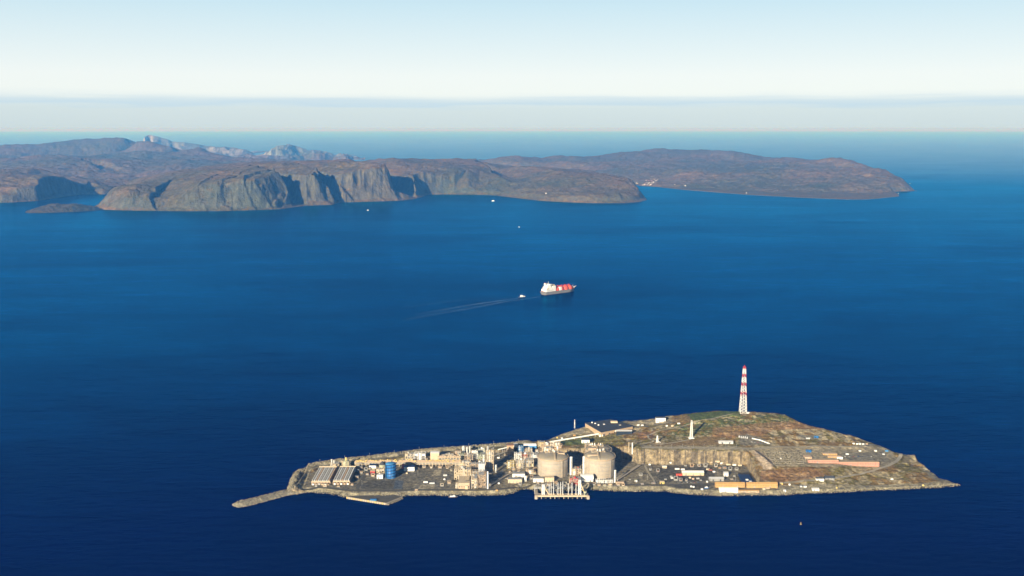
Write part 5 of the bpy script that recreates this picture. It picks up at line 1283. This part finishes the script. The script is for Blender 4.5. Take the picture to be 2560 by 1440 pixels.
# ---------------------------------------------------------------- containers, vehicles, clutter
def container(px, py, mat, label, L=6.5, W=3, H=3, rz=0, group='containers and portable stores about the island', name='container', cat='container'):
    a = G(px, py)
    t = thing(name, label, cat, a, group, rz)
    MB().box(-L / 2, 0, -.8, L / 2, W, H).build('body', mat, t)
    MB().box(-L / 2 - .1, -.1, H, L / 2 + .1, W + .1, H + .25).build('lid', mat if mat != 'white' else 'silver', t)
    d = MB(); d.box(-L / 2 - .08, .3, .2, -L / 2 + .02, W - .3, H - .2); d.build('door', 'steel', t)
for px, py, mt, lb, L in [
    (1693, 1174, 'white', 'left of two white containers behind the cream warehouse', 11), (1707, 1175, 'white', 'right of two white containers behind the cream warehouse', 9),
    (1776, 1177, 'rust', 'red brown container right of the cream warehouse', 9), (1785, 1181, 'white', 'white container right of the red brown one', 6), (1770, 1175, 'cream', 'cream container behind the red brown one', 8),
    (1624, 1163, 'white', 'small white container in the inner corner of the rock face', 5), (1676, 1161, 'white', 'small white container against the left half of the rock face', 5),
    (1804, 1160, 'white', 'white container just right of the cream hut under the rock face', 6), (1778, 1161, 'sand', 'tan container just left of the cream hut under the rock face', 5),
    (1821, 1163, 'cream', 'cream container, third from the right end of the row under the rock face', 10), (1836, 1164, 'white', 'white container, second from the right end of the row under the rock face', 9), (1850, 1165, 'cream', 'cream container at the right end of the row under the rock face', 9),
    (1755, 1226, 'white', 'white container standing on the grass verge near the shore', 5), (1728, 1218, 'white', 'left of two small white containers by the shore road', 4), (1734, 1219, 'white', 'right of two small white containers by the shore road', 4),
    (1768, 1206, 'white', 'small white container left of the left orange barrack', 4), (1876, 1206, 'white', 'small white container beside the black tarpaulin store', 6), (1680, 1197, 'silver', 'silver container in the coil yard', 6), (1678, 1193, 'grey', 'grey container in the coil yard', 6),
    (1725, 1196, 'cream', 'cream bundle in front of the cream warehouse, left one', 5), (1733, 1199, 'sand', 'tan bundle in front of the cream warehouse', 5), (1745, 1198, 'steel', 'steel bundle in front of the cream warehouse', 7),
    (1064, 1207, 'white', 'white site cabin on the bare ground in the middle of the yard', 10), (1080, 1210, 'silver', 'grey low container right of the white site cabin', 12), (1113, 1190, 'silver', 'silver trailer tank left of the cream compressor block', 9), (1111, 1200, 'white', 'white box left of the pale slotted block', 4),
    (1017, 1185, 'cream', 'cream box in front of the long white hall', 4), (1041, 1228, 'sand', 'tan box on the shore road in front of the yard', 7), (1242, 1228, 'orange', 'orange box by the shore road right of the flare stack', 5), (1246, 1146, 'white', 'pale box in the deep shade right of the tallest process tower', 6),
    (1247, 1210, 'white', 'small white box right of the flare stack', 4), (1918, 1222, 'sand', 'tan container before the right orange barrack', 12), (1910, 1224, 'cream', 'cream container before the right orange barrack', 6),
    (2013, 1219, 'white', 'white container in the boat yard on the right', 7), (2003, 1218, 'silver', 'silver container in the boat yard on the right', 5), (1974, 1213, 'white', 'white container at the start of the lower road', 4),
    (2092, 1221, 'yellow', 'tiny yellow shelter on the right shore, the left of two', 3), (2308, 1215, 'yellow', 'tiny yellow shelter on the right shore near the tip', 4), (2230, 1200, 'white', 'white box lying on the brown heath near the right tip', 6),
    (2118, 1137, 'white', 'white container on the dark lot behind the right red block', 7), (2150, 1129, 'white', 'white container on the terrace behind the dark lot, left one', 6), (2189, 1129, 'white', 'white container on the terrace behind the dark lot, right one', 6), (2209, 1137, 'silver', 'silver container at the right end of the terrace', 6), (2217, 1129, 'ltblue', 'light blue container at the right end of the terrace', 8), (2192, 1112, 'ltblue', 'light blue container at the upper bend of the road', 7),
    (2020, 1098, 'silver', 'silver container lying on the grey patch of the upper hill', 10), (1952, 1148, 'white', 'white boulder bag in the rubble lot', 3), (1697, 1060, 'white', 'pale hut like box on the left of the hilltop track', 7), (1667, 1066, 'white', 'white box on the hillside left of the lattice mast', 5), (1681, 1066, 'cream', 'cream box on the hillside left of the lattice mast', 6),
    (1372, 1088, 'white', 'tiny white container on the back slope', 4), (1393, 1096, 'yellow', 'tiny yellow container beside the pipeline', 4), (1405, 1097, 'white', 'tiny white container beside the pipeline', 5), (1436, 1090, 'orange', 'orange skip on the gravel above the pipeline', 7), (1446, 1066, 'silver', 'silver box by the radio mast', 8), (1550, 1072, 'white', 'white box right behind the white roofed shed', 4), (1596, 1064, 'white', 'white truck box right of the dark roofed hall', 6), (1606, 1065, 'white', 'white van box right of the dark roofed hall', 6),
]: container(px, py, mt, lb, L)
def truck(px, py, lab, grp, rz=0, L=9):
    a = G(px, py); t = thing('truck', lab, 'truck', a, grp, rz)
    MB().box(-1.3, 0, .8, 1.3, L * .7, 3.6).build('cargo_box', 'white', t); MB().box(-1.2, -L * .3, .6, 1.2, -.3, 2.9).build('cab', 'white', t)
    MB().box(-1.1, -L * .3 - .05, 1.8, 1.1, -L * .3 + .1, 2.7).build('windscreen', 'glass', t)
    for x in (-1.2, 1.2):
        for y in (-L * .2, L * .15, L * .55): MB().tube((x - .15, y, .5), (x + .15, y, .5), .5, n=10).build('wheel', 'rubber', t)
for i, (px, lb) in enumerate(((1848, 'first'), (1853, 'second'), (1858, 'third'), (1863, 'fourth'), (1868, 'fifth'))):
    truck(px, 1094 + i * .6, f'white truck in the parked row on the hilltop lot, {lb} from the left', 'white trucks parked on the hilltop lot', -.3)
for i, (px, lb) in enumerate(((2134, 'first'), (2143, 'second'), (2150, 'third'), (2158, 'fourth'), (2167, 'fifth'))):
    container(px, 1111 + i * .2, 'white' if i != 4 else 'sand', f'white cabin in the row beside the terrace road, {lb} from the left', 5.5, group='white cabins beside the terrace road')
rv = random.Random(5)
CARC = ['white', 'silver', 'red', 'blue', 'dark', 'grey']
def car(px, py, mt, lab, grp, rz):
    a = G(px, py); t = thing('parked_car', lab, 'car', a, grp, rz)
    MB().box(-.9, -2.2, .35, .9, 2.2, 1.0).build('body', mt, t); MB().prism([(-.8, -1.1), (.8, -1.1), (.8, 1.6), (-.8, 1.6)], 1.0, 1.5).build('cabin', 'glass', t)
    for x in (-.85, .85):
        for y in (-1.4, 1.4): MB().tube((x - .1, y, .35), (x + .1, y, .35), .36, n=8).build('wheel', 'rubber', t)
proto_names = {'white': 'white', 'silver': 'silver', 'red': 'red', 'blue': 'blue', 'dark': 'black', 'grey': 'grey'}
spots = [(1880 + 7 * i, 1105 + 1.0 * i, 'on the hilltop lot by the white wall') for i in range(5)] + [(1700 + 9 * i, 1206, 'along the yard road before the cream warehouse') for i in range(6)] + [(2112 + 11 * i, 1142, 'on the dark lot behind the right red block') for i in range(7)]
cnt = {}
ordn = ['first', 'second', 'third', 'fourth', 'fifth', 'sixth', 'seventh']
for px, py, wh in spots:
    k = cnt.get(wh, 0); cnt[wh] = k + 1; mt = CARC[(k * 7 + len(wh)) % 6]
    car(px, py, mt, f'{proto_names[mt]} car parked {wh}, {ordn[k]} from the left', 'parked cars on the island', .1)
# lamp posts along the top of the rock face and the bund
def lamp(p, lab, grp, h=9):
    t = thing('lamp_post', lab, 'lamp post', p, grp)
    MB().tube((0, 0, -1), (0, 0, h), .22, n=6).build('pole', 'steel', t); MB().box(-.3, -1.6, h - .1, .3, .3, h + .25).build('lamp_head', 'white', t)
on20 = ['first', 'second', 'third', 'fourth', 'fifth', 'sixth', 'seventh', 'eighth', 'ninth', 'tenth', 'eleventh', 'twelfth']
for i in range(9):
    lamp(on_ground(1625 + 27 * i, 1120), f'thin lamp post on the edge of the rock face, {on20[i]} from the left', 'lamp posts along the rock face')
for i in range(9):
    x = 800 + 62 * i; y = np.interp(x, [800, 870, 920, 980, 1040, 1100, 1180, 1240, 1300], [1158, 1148, 1143, 1135, 1128, 1122, 1117, 1112, 1107])
    lamp(on_ground(x, y + 1), f'thin lamp post on the crest of the rock bund, {on20[i]} from the left', 'lamp posts along the rock bund', 10)
# yard lamp posts
for i, (x, y) in enumerate(((905, 1215), (980, 1200), (1045, 1190), (1120, 1215), (1300, 1216), (1560, 1206), (1618, 1200), (1700, 1208), (1770, 1210), (1838, 1206))):
    lamp(G(x, y), f'tall lamp post standing in the open plant yard, {on20[i]} from the left', 'lamp posts in the plant yard', 13)
# small plant items that fill the yards, each a simple skid of its own
def skid(px, py, s, lab, seed):
    a = G(px, py); t = thing('equipment_skid', lab, 'equipment skid', a, 'small equipment skids between the plant units'); r = random.Random(seed)
    mt = r.choice(['cream', 'sand', 'white', 'steel', 'sage', 'sand'] if px < 1560 else ['grey', 'steel', 'tan', 'brown'])
    MB().box(-s, 0, -.3, s, s * 1.2, .8).build('base', 'steel', t)
    MB().tube((-s * .7, s * .5, 1 + s * .3), (s * .7, s * .5, 1 + s * .3), s * .33, n=10).build('drum', mt, t)
    f = MB(); hh = s * r.uniform(.8, 2.6)
    for x in (-s, s):
        for y in (0, s * 1.1): f.box(x - .3, y - .3, .5, x + .3, y + .3, hh)
    f.box(-s - .3, -.3, hh - .5, s + .3, s * 1.1, hh); f.build('frame', r.choice(['cream', 'sand', 'tan', 'steel'] if px < 1560 else ['grey', 'steel', 'tan']), t)
SK = [(895, 1180), (902, 1172), (915, 1178), (918, 1188), (932, 1192), (948, 1186), (1045, 1172), (1060, 1170), (1078, 1171), (1100, 1171), (1118, 1172), (1128, 1178), (1123, 1210), (1105, 1216), (1140, 1162), (1186, 1160), (1192, 1168), (1204, 1176), (1180, 1160), (1226, 1186), (1212, 1142), (1228, 1135), (1066, 1149), (1006, 1149), (1124, 1148), (1132, 1149), (1138, 1142),
      (1262, 1160), (1275, 1182), (1284, 1176), (1296, 1180), (1318, 1178), (1326, 1184), (1338, 1176), (1336, 1186), (1322, 1198), (1300, 1214), (1345, 1210), (1356, 1214), (1370, 1213), (1390, 1212), (1404, 1214), (1415, 1208), (1436, 1198), (1444, 1196), (1470, 1212), (1484, 1214), (1498, 1216), (1512, 1216), (1526, 1215), (1546, 1214), (1558, 1216), (1290, 1152), (1300, 1140), (1276, 1146), (1330, 1134), (1342, 1130), (1372, 1120), (1388, 1118), (1400, 1122), (1352, 1130),
      (1575, 1200), (1602, 1190), (1606, 1212), (1626, 1176), (1634, 1210), (1645, 1180), (1664, 1200), (1690, 1202), (1702, 1203), (1716, 1203), (1752, 1202), (1830, 1200), (1836, 1192), (1826, 1176), (1812, 1172), (1800, 1172), (1790, 1168), (1842, 1176), (1764, 1168), (1748, 1167), (1730, 1168), (1714, 1166),
      (790, 1217), (812, 1218), (846, 1218), (880, 1214), (892, 1196)]
_r = random.Random(77)
for _a, _b, _c, _d, _n in ((1120, 1236, 1138, 1170, 22), (1262, 1342, 1134, 1200, 22), (1342, 1410, 1114, 1130, 8), (890, 960, 1166, 1196, 8), (1424, 1456, 1172, 1204, 6), (1340, 1440, 1206, 1218, 8)):
    SK += [(round(_r.uniform(_a, _b), 1), round(_r.uniform(_c, _d), 1)) for _i in range(_n)]
side = lambda x: 'west end' if x < 920 else 'long pipe rack' if x < 1150 else 'process tower' if x < 1260 else 'left front tank' if x < 1440 else 'right front tank' if x < 1570 else 'open yard'
cn = {}
words = ['1st', '2nd', '3rd'] + [f'{i}th' for i in range(4, 80)]
for i, (x, y) in enumerate(sorted(SK)):
    w = side(x); cn[w] = cn.get(w, 0) + 1
    skid(x, y, 2.2 + (i * 37 % 10) * .22, f'small equipment skid near the {w}, {words[cn[w] - 1]} counted from the left', i)
# boulders in the rubble lot on the terrace: nobody could count them
def boulders():
    r = random.Random(3); m = MB()
    for i in range(420):
        px = r.uniform(1905, 2015); py = 1131 + (i % 7) * 4.6 + r.uniform(-1, 1)
        if px < 1905 + (py - 1128) * .9: continue
        p = on_ground(px, py); s = r.uniform(.7, 1.9)
        m.lathe([(s, -.5), (s * 1.1, s * .4), (s * .6, s * 1.1), (.1, s * 1.3)], 6, p.x, p.y) if False else None
        o = len(m.v)
        vs = [(p.x + s * math.cos(a) * r.uniform(.7, 1.2), p.y + s * math.sin(a) * r.uniform(.7, 1.2), p.z + z) for z in (-.5, s * .7) for a in [k * math.pi / 3 for k in range(6)]] + [(p.x, p.y, p.z + s * 1.2)]
        m._q(vs, [(k, (k + 1) % 6, 6 + (k + 1) % 6, 6 + k) for k in range(6)] + [(6 + k, 6 + (k + 1) % 6, 12) for k in range(6)])
    o = m.build('rubble', M['rubble']); tag(o, 'spread of grey boulders filling the terrace lot', 'rubble', kind='stuff')
boulders()
# shore rocks
def shore_rocks():
    r = random.Random(9); m = MB()
    P = [(p[0], p[1]) for p in wp(FRONT)]
    P2 = [(p[0], p[1]) for p in bundw]
    for line, n, off in ((P, 1500, (-2, 9)), (P2, 1500, (-16, 8))):
        L = [math.dist(line[i], line[i + 1]) for i in range(len(line) - 1)]; T = sum(L)
        for _ in range(n):
            d = r.random() * T; i = 0
            while d > L[i]: d -= L[i]; i += 1
            a, b = line[i], line[i + 1]; t = d / L[i]; nx, ny = -(b[1] - a[1]) / L[i], (b[0] - a[0]) / L[i]
            q = r.uniform(*off); x = a[0] + (b[0] - a[0]) * t + nx * q; y = a[1] + (b[1] - a[1]) * t + ny * q
            z = ground(x, y)
            if z < -1: continue
            s = r.uniform(.6, 1.7)
            vs = [(x + s * math.cos(k * math.pi / 2.5 + t * 9) * r.uniform(.7, 1.2), y + s * math.sin(k * math.pi / 2.5 + t * 9) * r.uniform(.7, 1.2), z + zz) for zz in (-.6, s * .6) for k in range(5)] + [(x, y, z + s * 1.1)]
            m._q(vs, [(k, (k + 1) % 5, 5 + (k + 1) % 5, 5 + k) for k in range(5)] + [(5 + k, 5 + (k + 1) % 5, 10) for k in range(5)])
    o = m.build('shore_rocks', M['rubble']); tag(o, 'loose armour stones heaped along the shore and bund', 'rocks', kind='stuff')
shore_rocks()

# ---------------------------------------------------------------- ships and boats
def hull_mesh(L, W, D, z0, bow=.22, stern=.06, rake=.05, n=24, flare=1.0):
    """hull along +X, waterline part to deck; returns ring pairs"""
    def hw(t):
        if t < stern: return W / 2 * (.72 + .28 * math.sin(t / stern * math.pi / 2))
        if t > 1 - bow: return W / 2 * math.cos((t - 1 + bow) / bow * math.pi / 2) ** .8
        return W / 2
    top = []; bot = []
    for i in range(n + 1):
        t = i / n; x = (t - .5) * L
        top.append((x, hw(t), D + (max(0, t - .85) * 22 * D / 20))); bot.append(((t - .5) * L * (1 - rake * 2) - L * rake * .3, hw(t) * .86, z0))
    ring_t = [(x, y, z) for x, y, z in top] + [(x, -y, z) for x, y, z in reversed(top)]
    ring_b = [(x, y, z) for x, y, z in bot] + [(x, -y, z) for x, y, z in reversed(bot)]
    m = len(ring_t); mb = MB()
    mb._q(ring_b + ring_t, [(i, (i + 1) % m, m + (i + 1) % m, m + i)[::-1] for i in range(m)])
    dk = MB(); nn = n + 1
    dk._q([(x, y, z - .6) for x, y, z in ring_t], [(i, i + 1, m - 2 - i, m - 1 - i)[::-1] for i in range(nn - 1)])
    return mb, dk
def carrier():
    A = at(1356, 739, 0); B = at(1437, 728.5, 0)
    d = B - A; L = d.length * 1.03; c = (A + B) / 2; rz = math.atan2(d.y, d.x)
    c.y += 12
    t = thing('tanker_ship', 'grey hulled gas tanker with white stern house and orange red spherical tank covers', 'ship', (c.x, c.y, 0), rz=rz)
    D = 17; W = 40
    hb, dk = hull_mesh(L, W, D, 1.5); hb.build('hull', 'hull', t); dk.build('deck', 'rust', t)
    h2_, _ = hull_mesh(L * .985, W * .9, 2.2, -3); h2_.build('waterline_band', 'boot', t)
    X = lambda f: (f - .5) * L
    n = 4
    for i, f in enumerate((.42, .555, .69, .82)):
        r = 17.5 - (1.5 if i == 3 else 0)
        MB().lathe([(r, D - 1), (r, D + 3)] + [(r * math.cos(math.radians(q)), D + 3 + r * .98 * math.sin(math.radians(q))) for q in range(8, 90, 9)] + [(.3, D + 3 + r)], 36, X(f), 0).build('tank_cover', 'orangered', t)
    pr = MB(); pr.box(X(.32), -2.5, D + 19.5, X(.83), 2.5, D + 21.5)
    for k in range(9): x = X(.33 + .49 * k / 8); pr.box(x - .8, -2.2, D, x + .8, 2.2, D + 20)
    pr.build('pipe_bridge', 'orangered', t)
    for k in range(5):
        x = X(.36 + .11 * k); MB().box(x - 2, -4, D + 20, x + 2, 4, D + 24).build('tank_dome_house', 'red', t)
    MB().box(X(.485) - 6, -W / 2 + 2, D, X(.485) + 8, -W / 2 + 11, D + 17).build('compressor_house', 'white', t)
    # stern house, tiered
    h1 = MB().box(X(.06), -W / 2 + 1, D, X(.25), W / 2 - 1, D + 12).build('deck_house', 'white', t)
    MB().box(X(.09), -W / 2 + 3, D + 12, X(.24), W / 2 - 3, D + 22).build('deck_house', 'white', t)
    MB().box(X(.12), -W / 2 + 6, D + 22, X(.22), W / 2 - 6, D + 32).build('deck_house', 'white', t)
    br = MB().box(X(.16), -W / 2 - 1, D + 32, X(.215), W / 2 + 1, D + 36.5).build('bridge', 'white', t)
    MB().box(X(.215) - .1, -W / 2, D + 33.6, X(.215) + .4, W / 2, D + 35.4).build('bridge_window', 'glass', br)
    MB().box(X(.26), -W / 2 + 2, D, X(.345), W / 2 - 4, D + 26).build('machinery_house', 'white', t)
    MB().box(X(.27), -W / 2 + 6, D + 26, X(.33), W / 2 - 8, D + 32).build('machinery_house', 'cream', t)
    MB().lathe([(5, D + 12), (4.6, D + 40), (4, D + 41)], 14, X(.10), 3).build('funnel', 'white', t)
    MB().box(X(.10) - 3, -1, D + 41, X(.10) + 3, 6, D + 42.5).build('funnel_cap', 'red', t)
    MB().tube((X(.19), 0, D + 36), (X(.19), 0, D + 50), .8, .4, n=8).build('mast', 'white', t)
    for k in range(8):
        x = X(.07 + .022 * k); MB().box(x, -W / 2 + .9, D + 4, x + 2, -W / 2 + 1.02, D + 6.5).build('window', 'glass', t)
    MB().box(X(.075), -W / 2 - .5, D + 13, X(.13), -W / 2 + 3, D + 16).build('lifeboat', 'orange', t)
    MB().box(X(.91), -5, D + 3, X(.96), 5, D + 6).build('windlass', 'white', t)
    MB().tube((X(.93), 0, D + 3), (X(.93), 0, D + 17), .8, .5, n=8).build('foremast', 'white', t)
    mb = MB(); mb.bar((X(.93), 0, D + 5), (X(1.03), 0, D + 9), 3.5, 2.0); mb.build('bow_rail', 'white', t)
    for k in range(4): MB().tube((X(.01 + .01 * k), -8 + 5 * k, D), (X(.01 + .01 * k), -8 + 5 * k, D + 3), 1.2, n=8).build('mooring_winch', 'rust', t)
carrier()
def tug():
    A = at(1304, 744, 0)
    t = thing('tugboat', 'small white tug with a blue mast trailing behind the big tanker', 'boat', (A.x, A.y, 0), rz=math.radians(25))
    hb, dk = hull_mesh(36, 12, 4, -.8, n=14); hb.build('hull', 'navy', t); dk.build('deck', 'grey', t)
    MB().box(-6, -4.4, 3.5, 9, 4.4, 8).build('deck_house', 'white', t)
    w = MB().box(0, -3.4, 8, 7, 3.4, 11.5).build('wheelhouse', 'white', t)
    MB().box(6.9, -3, 9.2, 7.1, 3, 10.8).build('window', 'glass', w)
    MB().tube((2, 0, 11.5), (2, 0, 22), 1.0, .4, n=8).build('mast', 'ltblue', t)
    MB().lathe([(1.2, 8), (1.1, 13)], 10, -4, 2.6).build('funnel', 'white', t)
    MB().lathe([(1.2, 8), (1.1, 13)], 10, -4, -2.6).build('funnel', 'white', t)
    MB().box(13, -3, 3.8, 18.5, 3, 6.5).build('bow_fender', 'white', t)
tug()
def boat(px, py, L, W, H, label, hullm='white', name='boat', rz=.1, cat='boat'):
    A = at(px, py, 0)
    t = thing(name, label, cat, (A.x, A.y, 0), rz=rz)
    hb, dk = hull_mesh(L, W, H * .4, -1, n=12); hb.build('hull', hullm, t); dk.build('deck', 'grey', t)
    MB().box(-L * .34, -W * .36, H * .36, L * .22, W * .36, H * .8).build('deck_house', 'white', t)
    w = MB().box(0, -W * .3, H * .8, L * .16, W * .3, H).build('wheelhouse', 'white', t)
    MB().box(L * .16 - .1, -W * .26, H * .86, L * .16 + .15, W * .26, H * .95).build('window', 'glass', w)
    return t
boat(1233, 503, 40, 12, 12, 'white ferry crossing the fjord below the far green headland', name='ferry', cat='ferry')
boat(920, 526, 20, 7, 8, 'small white fishing boat off the dark cliffs')
boat(1298, 568, 13, 5, 5, 'tiny pale motor boat alone in the middle of the fjord')
boat(1766, 1229, 11, 4, 5, 'little blue and white boat drawn up by the shore road', 'blue').location.z = 7.6
boat(1133, 1243, 22, 7, 4.5, 'dark work boat moored against the rocky front shore', 'boot')
def buoy():
    A = at(2002, 1311, 0)
    t = thing('buoy', 'small yellow buoy floating off the front shore on the right', 'buoy', (A.x, A.y, 0))
    MB().lathe([(1.4, -.5), (1.7, .4), (1.3, 1.1), (.3, 1.3)], 16).build('float', 'yellow', t)
    MB().tube((0, 0, 1), (0, 0, 4.2), .35, .2, n=8).build('mast', 'yellow', t); MB().lathe([(.6, 3.6), (.6, 4.6), (.1, 4.9)], 8).build('top_mark', 'yellow', t)
buoy()
def foam_mat():
    b = NB('wake_foam'); b.m.blend_method = 'BLEND' if hasattr(b.m, 'blend_method') else None
    n = b.noise(1.0, 5, .7, b.pos((1 / 40, 1 / 14, 1)), .5)
    e = b.n('ShaderNodeAttribute', attribute_name='fade')
    f = b.math('MULTIPLY', b.ramp(n, [(.38, 0.0), (.62, 1.0)]), e.outputs['Fac'])
    d = b.n('ShaderNodeBsdfDiffuse'); d.inputs['Color'].default_value = (.40, .62, .76, 1)
    tr = b.n('ShaderNodeBsdfTransparent'); mx = b.n('ShaderNodeMixShader')
    b.l(f, mx.inputs[0]); b.l(tr.outputs[0], mx.inputs[1]); b.l(d.outputs[0], mx.inputs[2]); b.l(mx.outputs[0], b.out.inputs['Surface'])
    return b.m
M['foam'] = foam_mat()
def wake(pts, w0, w1, s0, s1, name='wake'):
    P = [at(x, y, .25) for x, y in pts]; S = []
    for a, b in zip(P[:-1], P[1:]):
        n = max(1, int((b - a).length / 25)); S += [a.lerp(b, i / n) for i in range(n)]
    S.append(P[-1])
    for _ in range(6): S = [S[0]] + [(S[i - 1] + S[i] * 2 + S[i + 1]) / 4 for i in range(1, len(S) - 1)] + [S[-1]]
    vs = []; fd = []; K = 6
    for i, p in enumerate(S):
        d = S[min(i + 1, len(S) - 1)] - S[max(0, i - 1)]; d.z = 0; d.normalize(); n = Vector((-d.y, d.x, 0)); t = i / (len(S) - 1)
        for k in range(K + 1):
            u = k / K * 2 - 1; q = p + n * u * (w0 + (w1 - w0) * t) / 2; vs.append(tuple(q)); fd.append((1 - u * u) * (s0 + (s1 - s0) * t))
    fs = [(i * (K + 1) + k, (i + 1) * (K + 1) + k, (i + 1) * (K + 1) + k + 1, i * (K + 1) + k + 1) for i in range(len(S) - 1) for k in range(K)]
    me = bpy.data.meshes.new(name); me.from_pydata(vs, [], fs); me.materials.append(M['foam'])
    a = me.attributes.new('fade', 'FLOAT', 'POINT'); a.data.foreach_set('value', fd); me.update()
    o = bpy.data.objects.new(name, me); COL.objects.link(o); tag(o, kind='stuff')
wake([(1301, 744.5), (1240, 753), (1190, 760), (1140, 769), (1075, 780), (1040, 786)], 12, 45, .45, .05)
wake([(1352, 741), (1310, 748), (1250, 756), (1205, 765), (1150, 775), (1080, 786), (1010, 800)], 13, 60, .3, .03)
wake([(1298, 745), (1180, 748), (1100, 756), (1000, 770)], 16, 60, .08, .01)
wake([(1238, 503.5), (1280, 505)], 14, 30, .3, .05)

# ---------------------------------------------------------------- far village and lone houses
deps = bpy.context.evaluated_depsgraph_get()
bpy.context.view_layer.update()
deps = bpy.context.evaluated_depsgraph_get()
def far_ground(px, py):
    o = cam.location; p = at(px, py, 0); d = (p - o).normalized()
    hit, loc, nor, idx, ob, mtx = SC.ray_cast(deps, o + d * 8000, d)
    return loc if hit and ob.name != 'sea' else p
def far_house(px, py, w, mat, lab, grp, rz=0):
    p = far_ground(px, py)
    t = thing('house', lab, 'house', p, grp, rz)
    MB().box(-w / 2, -w * .35, -4, w / 2, w * .35, w * .5).build('wall', mat, t); MB().gable(-w / 2, -w * .35, w / 2, w * .35, w * .5, w * .28).build('roof', 'dark' if mat != 'white' else 'white', t)
    return t
vr = random.Random(12)
V = [(1591, 458), (1594, 459), (1610, 461), (1613, 458), (1616, 456), (1612, 462), (1618, 462), (1621, 459), (1615, 452), (1622, 452), (1628, 451), (1631, 453), (1636, 449), (1640, 452), (1644, 450), (1620, 456), (1624, 457), (1627, 462), (1630, 458), (1634, 456), (1607, 463), (1624, 463)]
seq = ['1st', '2nd', '3rd'] + [f'{i}th' for i in range(4, 40)]
for i, (x, y) in enumerate(sorted(V)):
    m_ = ['white', 'houseyellow', 'white', 'cream', 'white', 'housered'][i % 6]; nm = {'white': 'white', 'houseyellow': 'yellow', 'cream': 'cream', 'housered': 'red'}[m_]
    far_house(x, y, vr.uniform(10, 15), m_, f'{nm} house in the far village at the bay, {seq[i]} from the left', 'houses of the far village', vr.uniform(-.5, .5))
for x, y, w, lb in ((1687, 462, 10, 'lone white farmhouse on the far slope right of the village'), (1713, 465, 13, 'larger lone white farmhouse further right of the village'), (1866, 483, 10, 'white house on the waterline below the orange far slope'), (2246, 484, 8, 'white light house on the lower right cape of the far land'), (2275, 459, 8, 'white light house on the outermost tip of the far land'), (1365, 484, 11, 'pale hut on the green slope of the far headland')):
    far_house(x, y, w, 'white', lb, None)
# ---------------------------------------------------------------- haze
def build_haze():
    b = NB('haze_air'); t = b.t
    t.nodes.remove(b.p)
    v = b.n('ShaderNodeVolumePrincipled')
    v.inputs['Color'].default_value = (0.075, 0.36, 1.0, 1)
    v.inputs['Absorption Color'].default_value = (.95, .86, .99, 1)
    v.inputs['Density'].default_value = 3.45e-5
    v.inputs['Anisotropy'].default_value = 0.02
    b.l(v.outputs[0], b.out.inputs['Volume'])
    S = SEA_R + 500
    me = bpy.data.meshes.new('haze')
    z0, z1 = -42.0, CAM_H + 12
    vs = [(x, y, z) for z in (z0, z1) for y in (-S, S) for x in (-S, S)]
    me.from_pydata(vs, [], [(0, 2, 3, 1), (4, 5, 7, 6), (0, 1, 5, 4), (2, 6, 7, 3), (0, 4, 6, 2), (1, 3, 7, 5)])
    me.materials.append(b.m)
    o = bpy.data.objects.new('haze', me); COL.objects.link(o); tag(o, kind='stuff')
build_haze()
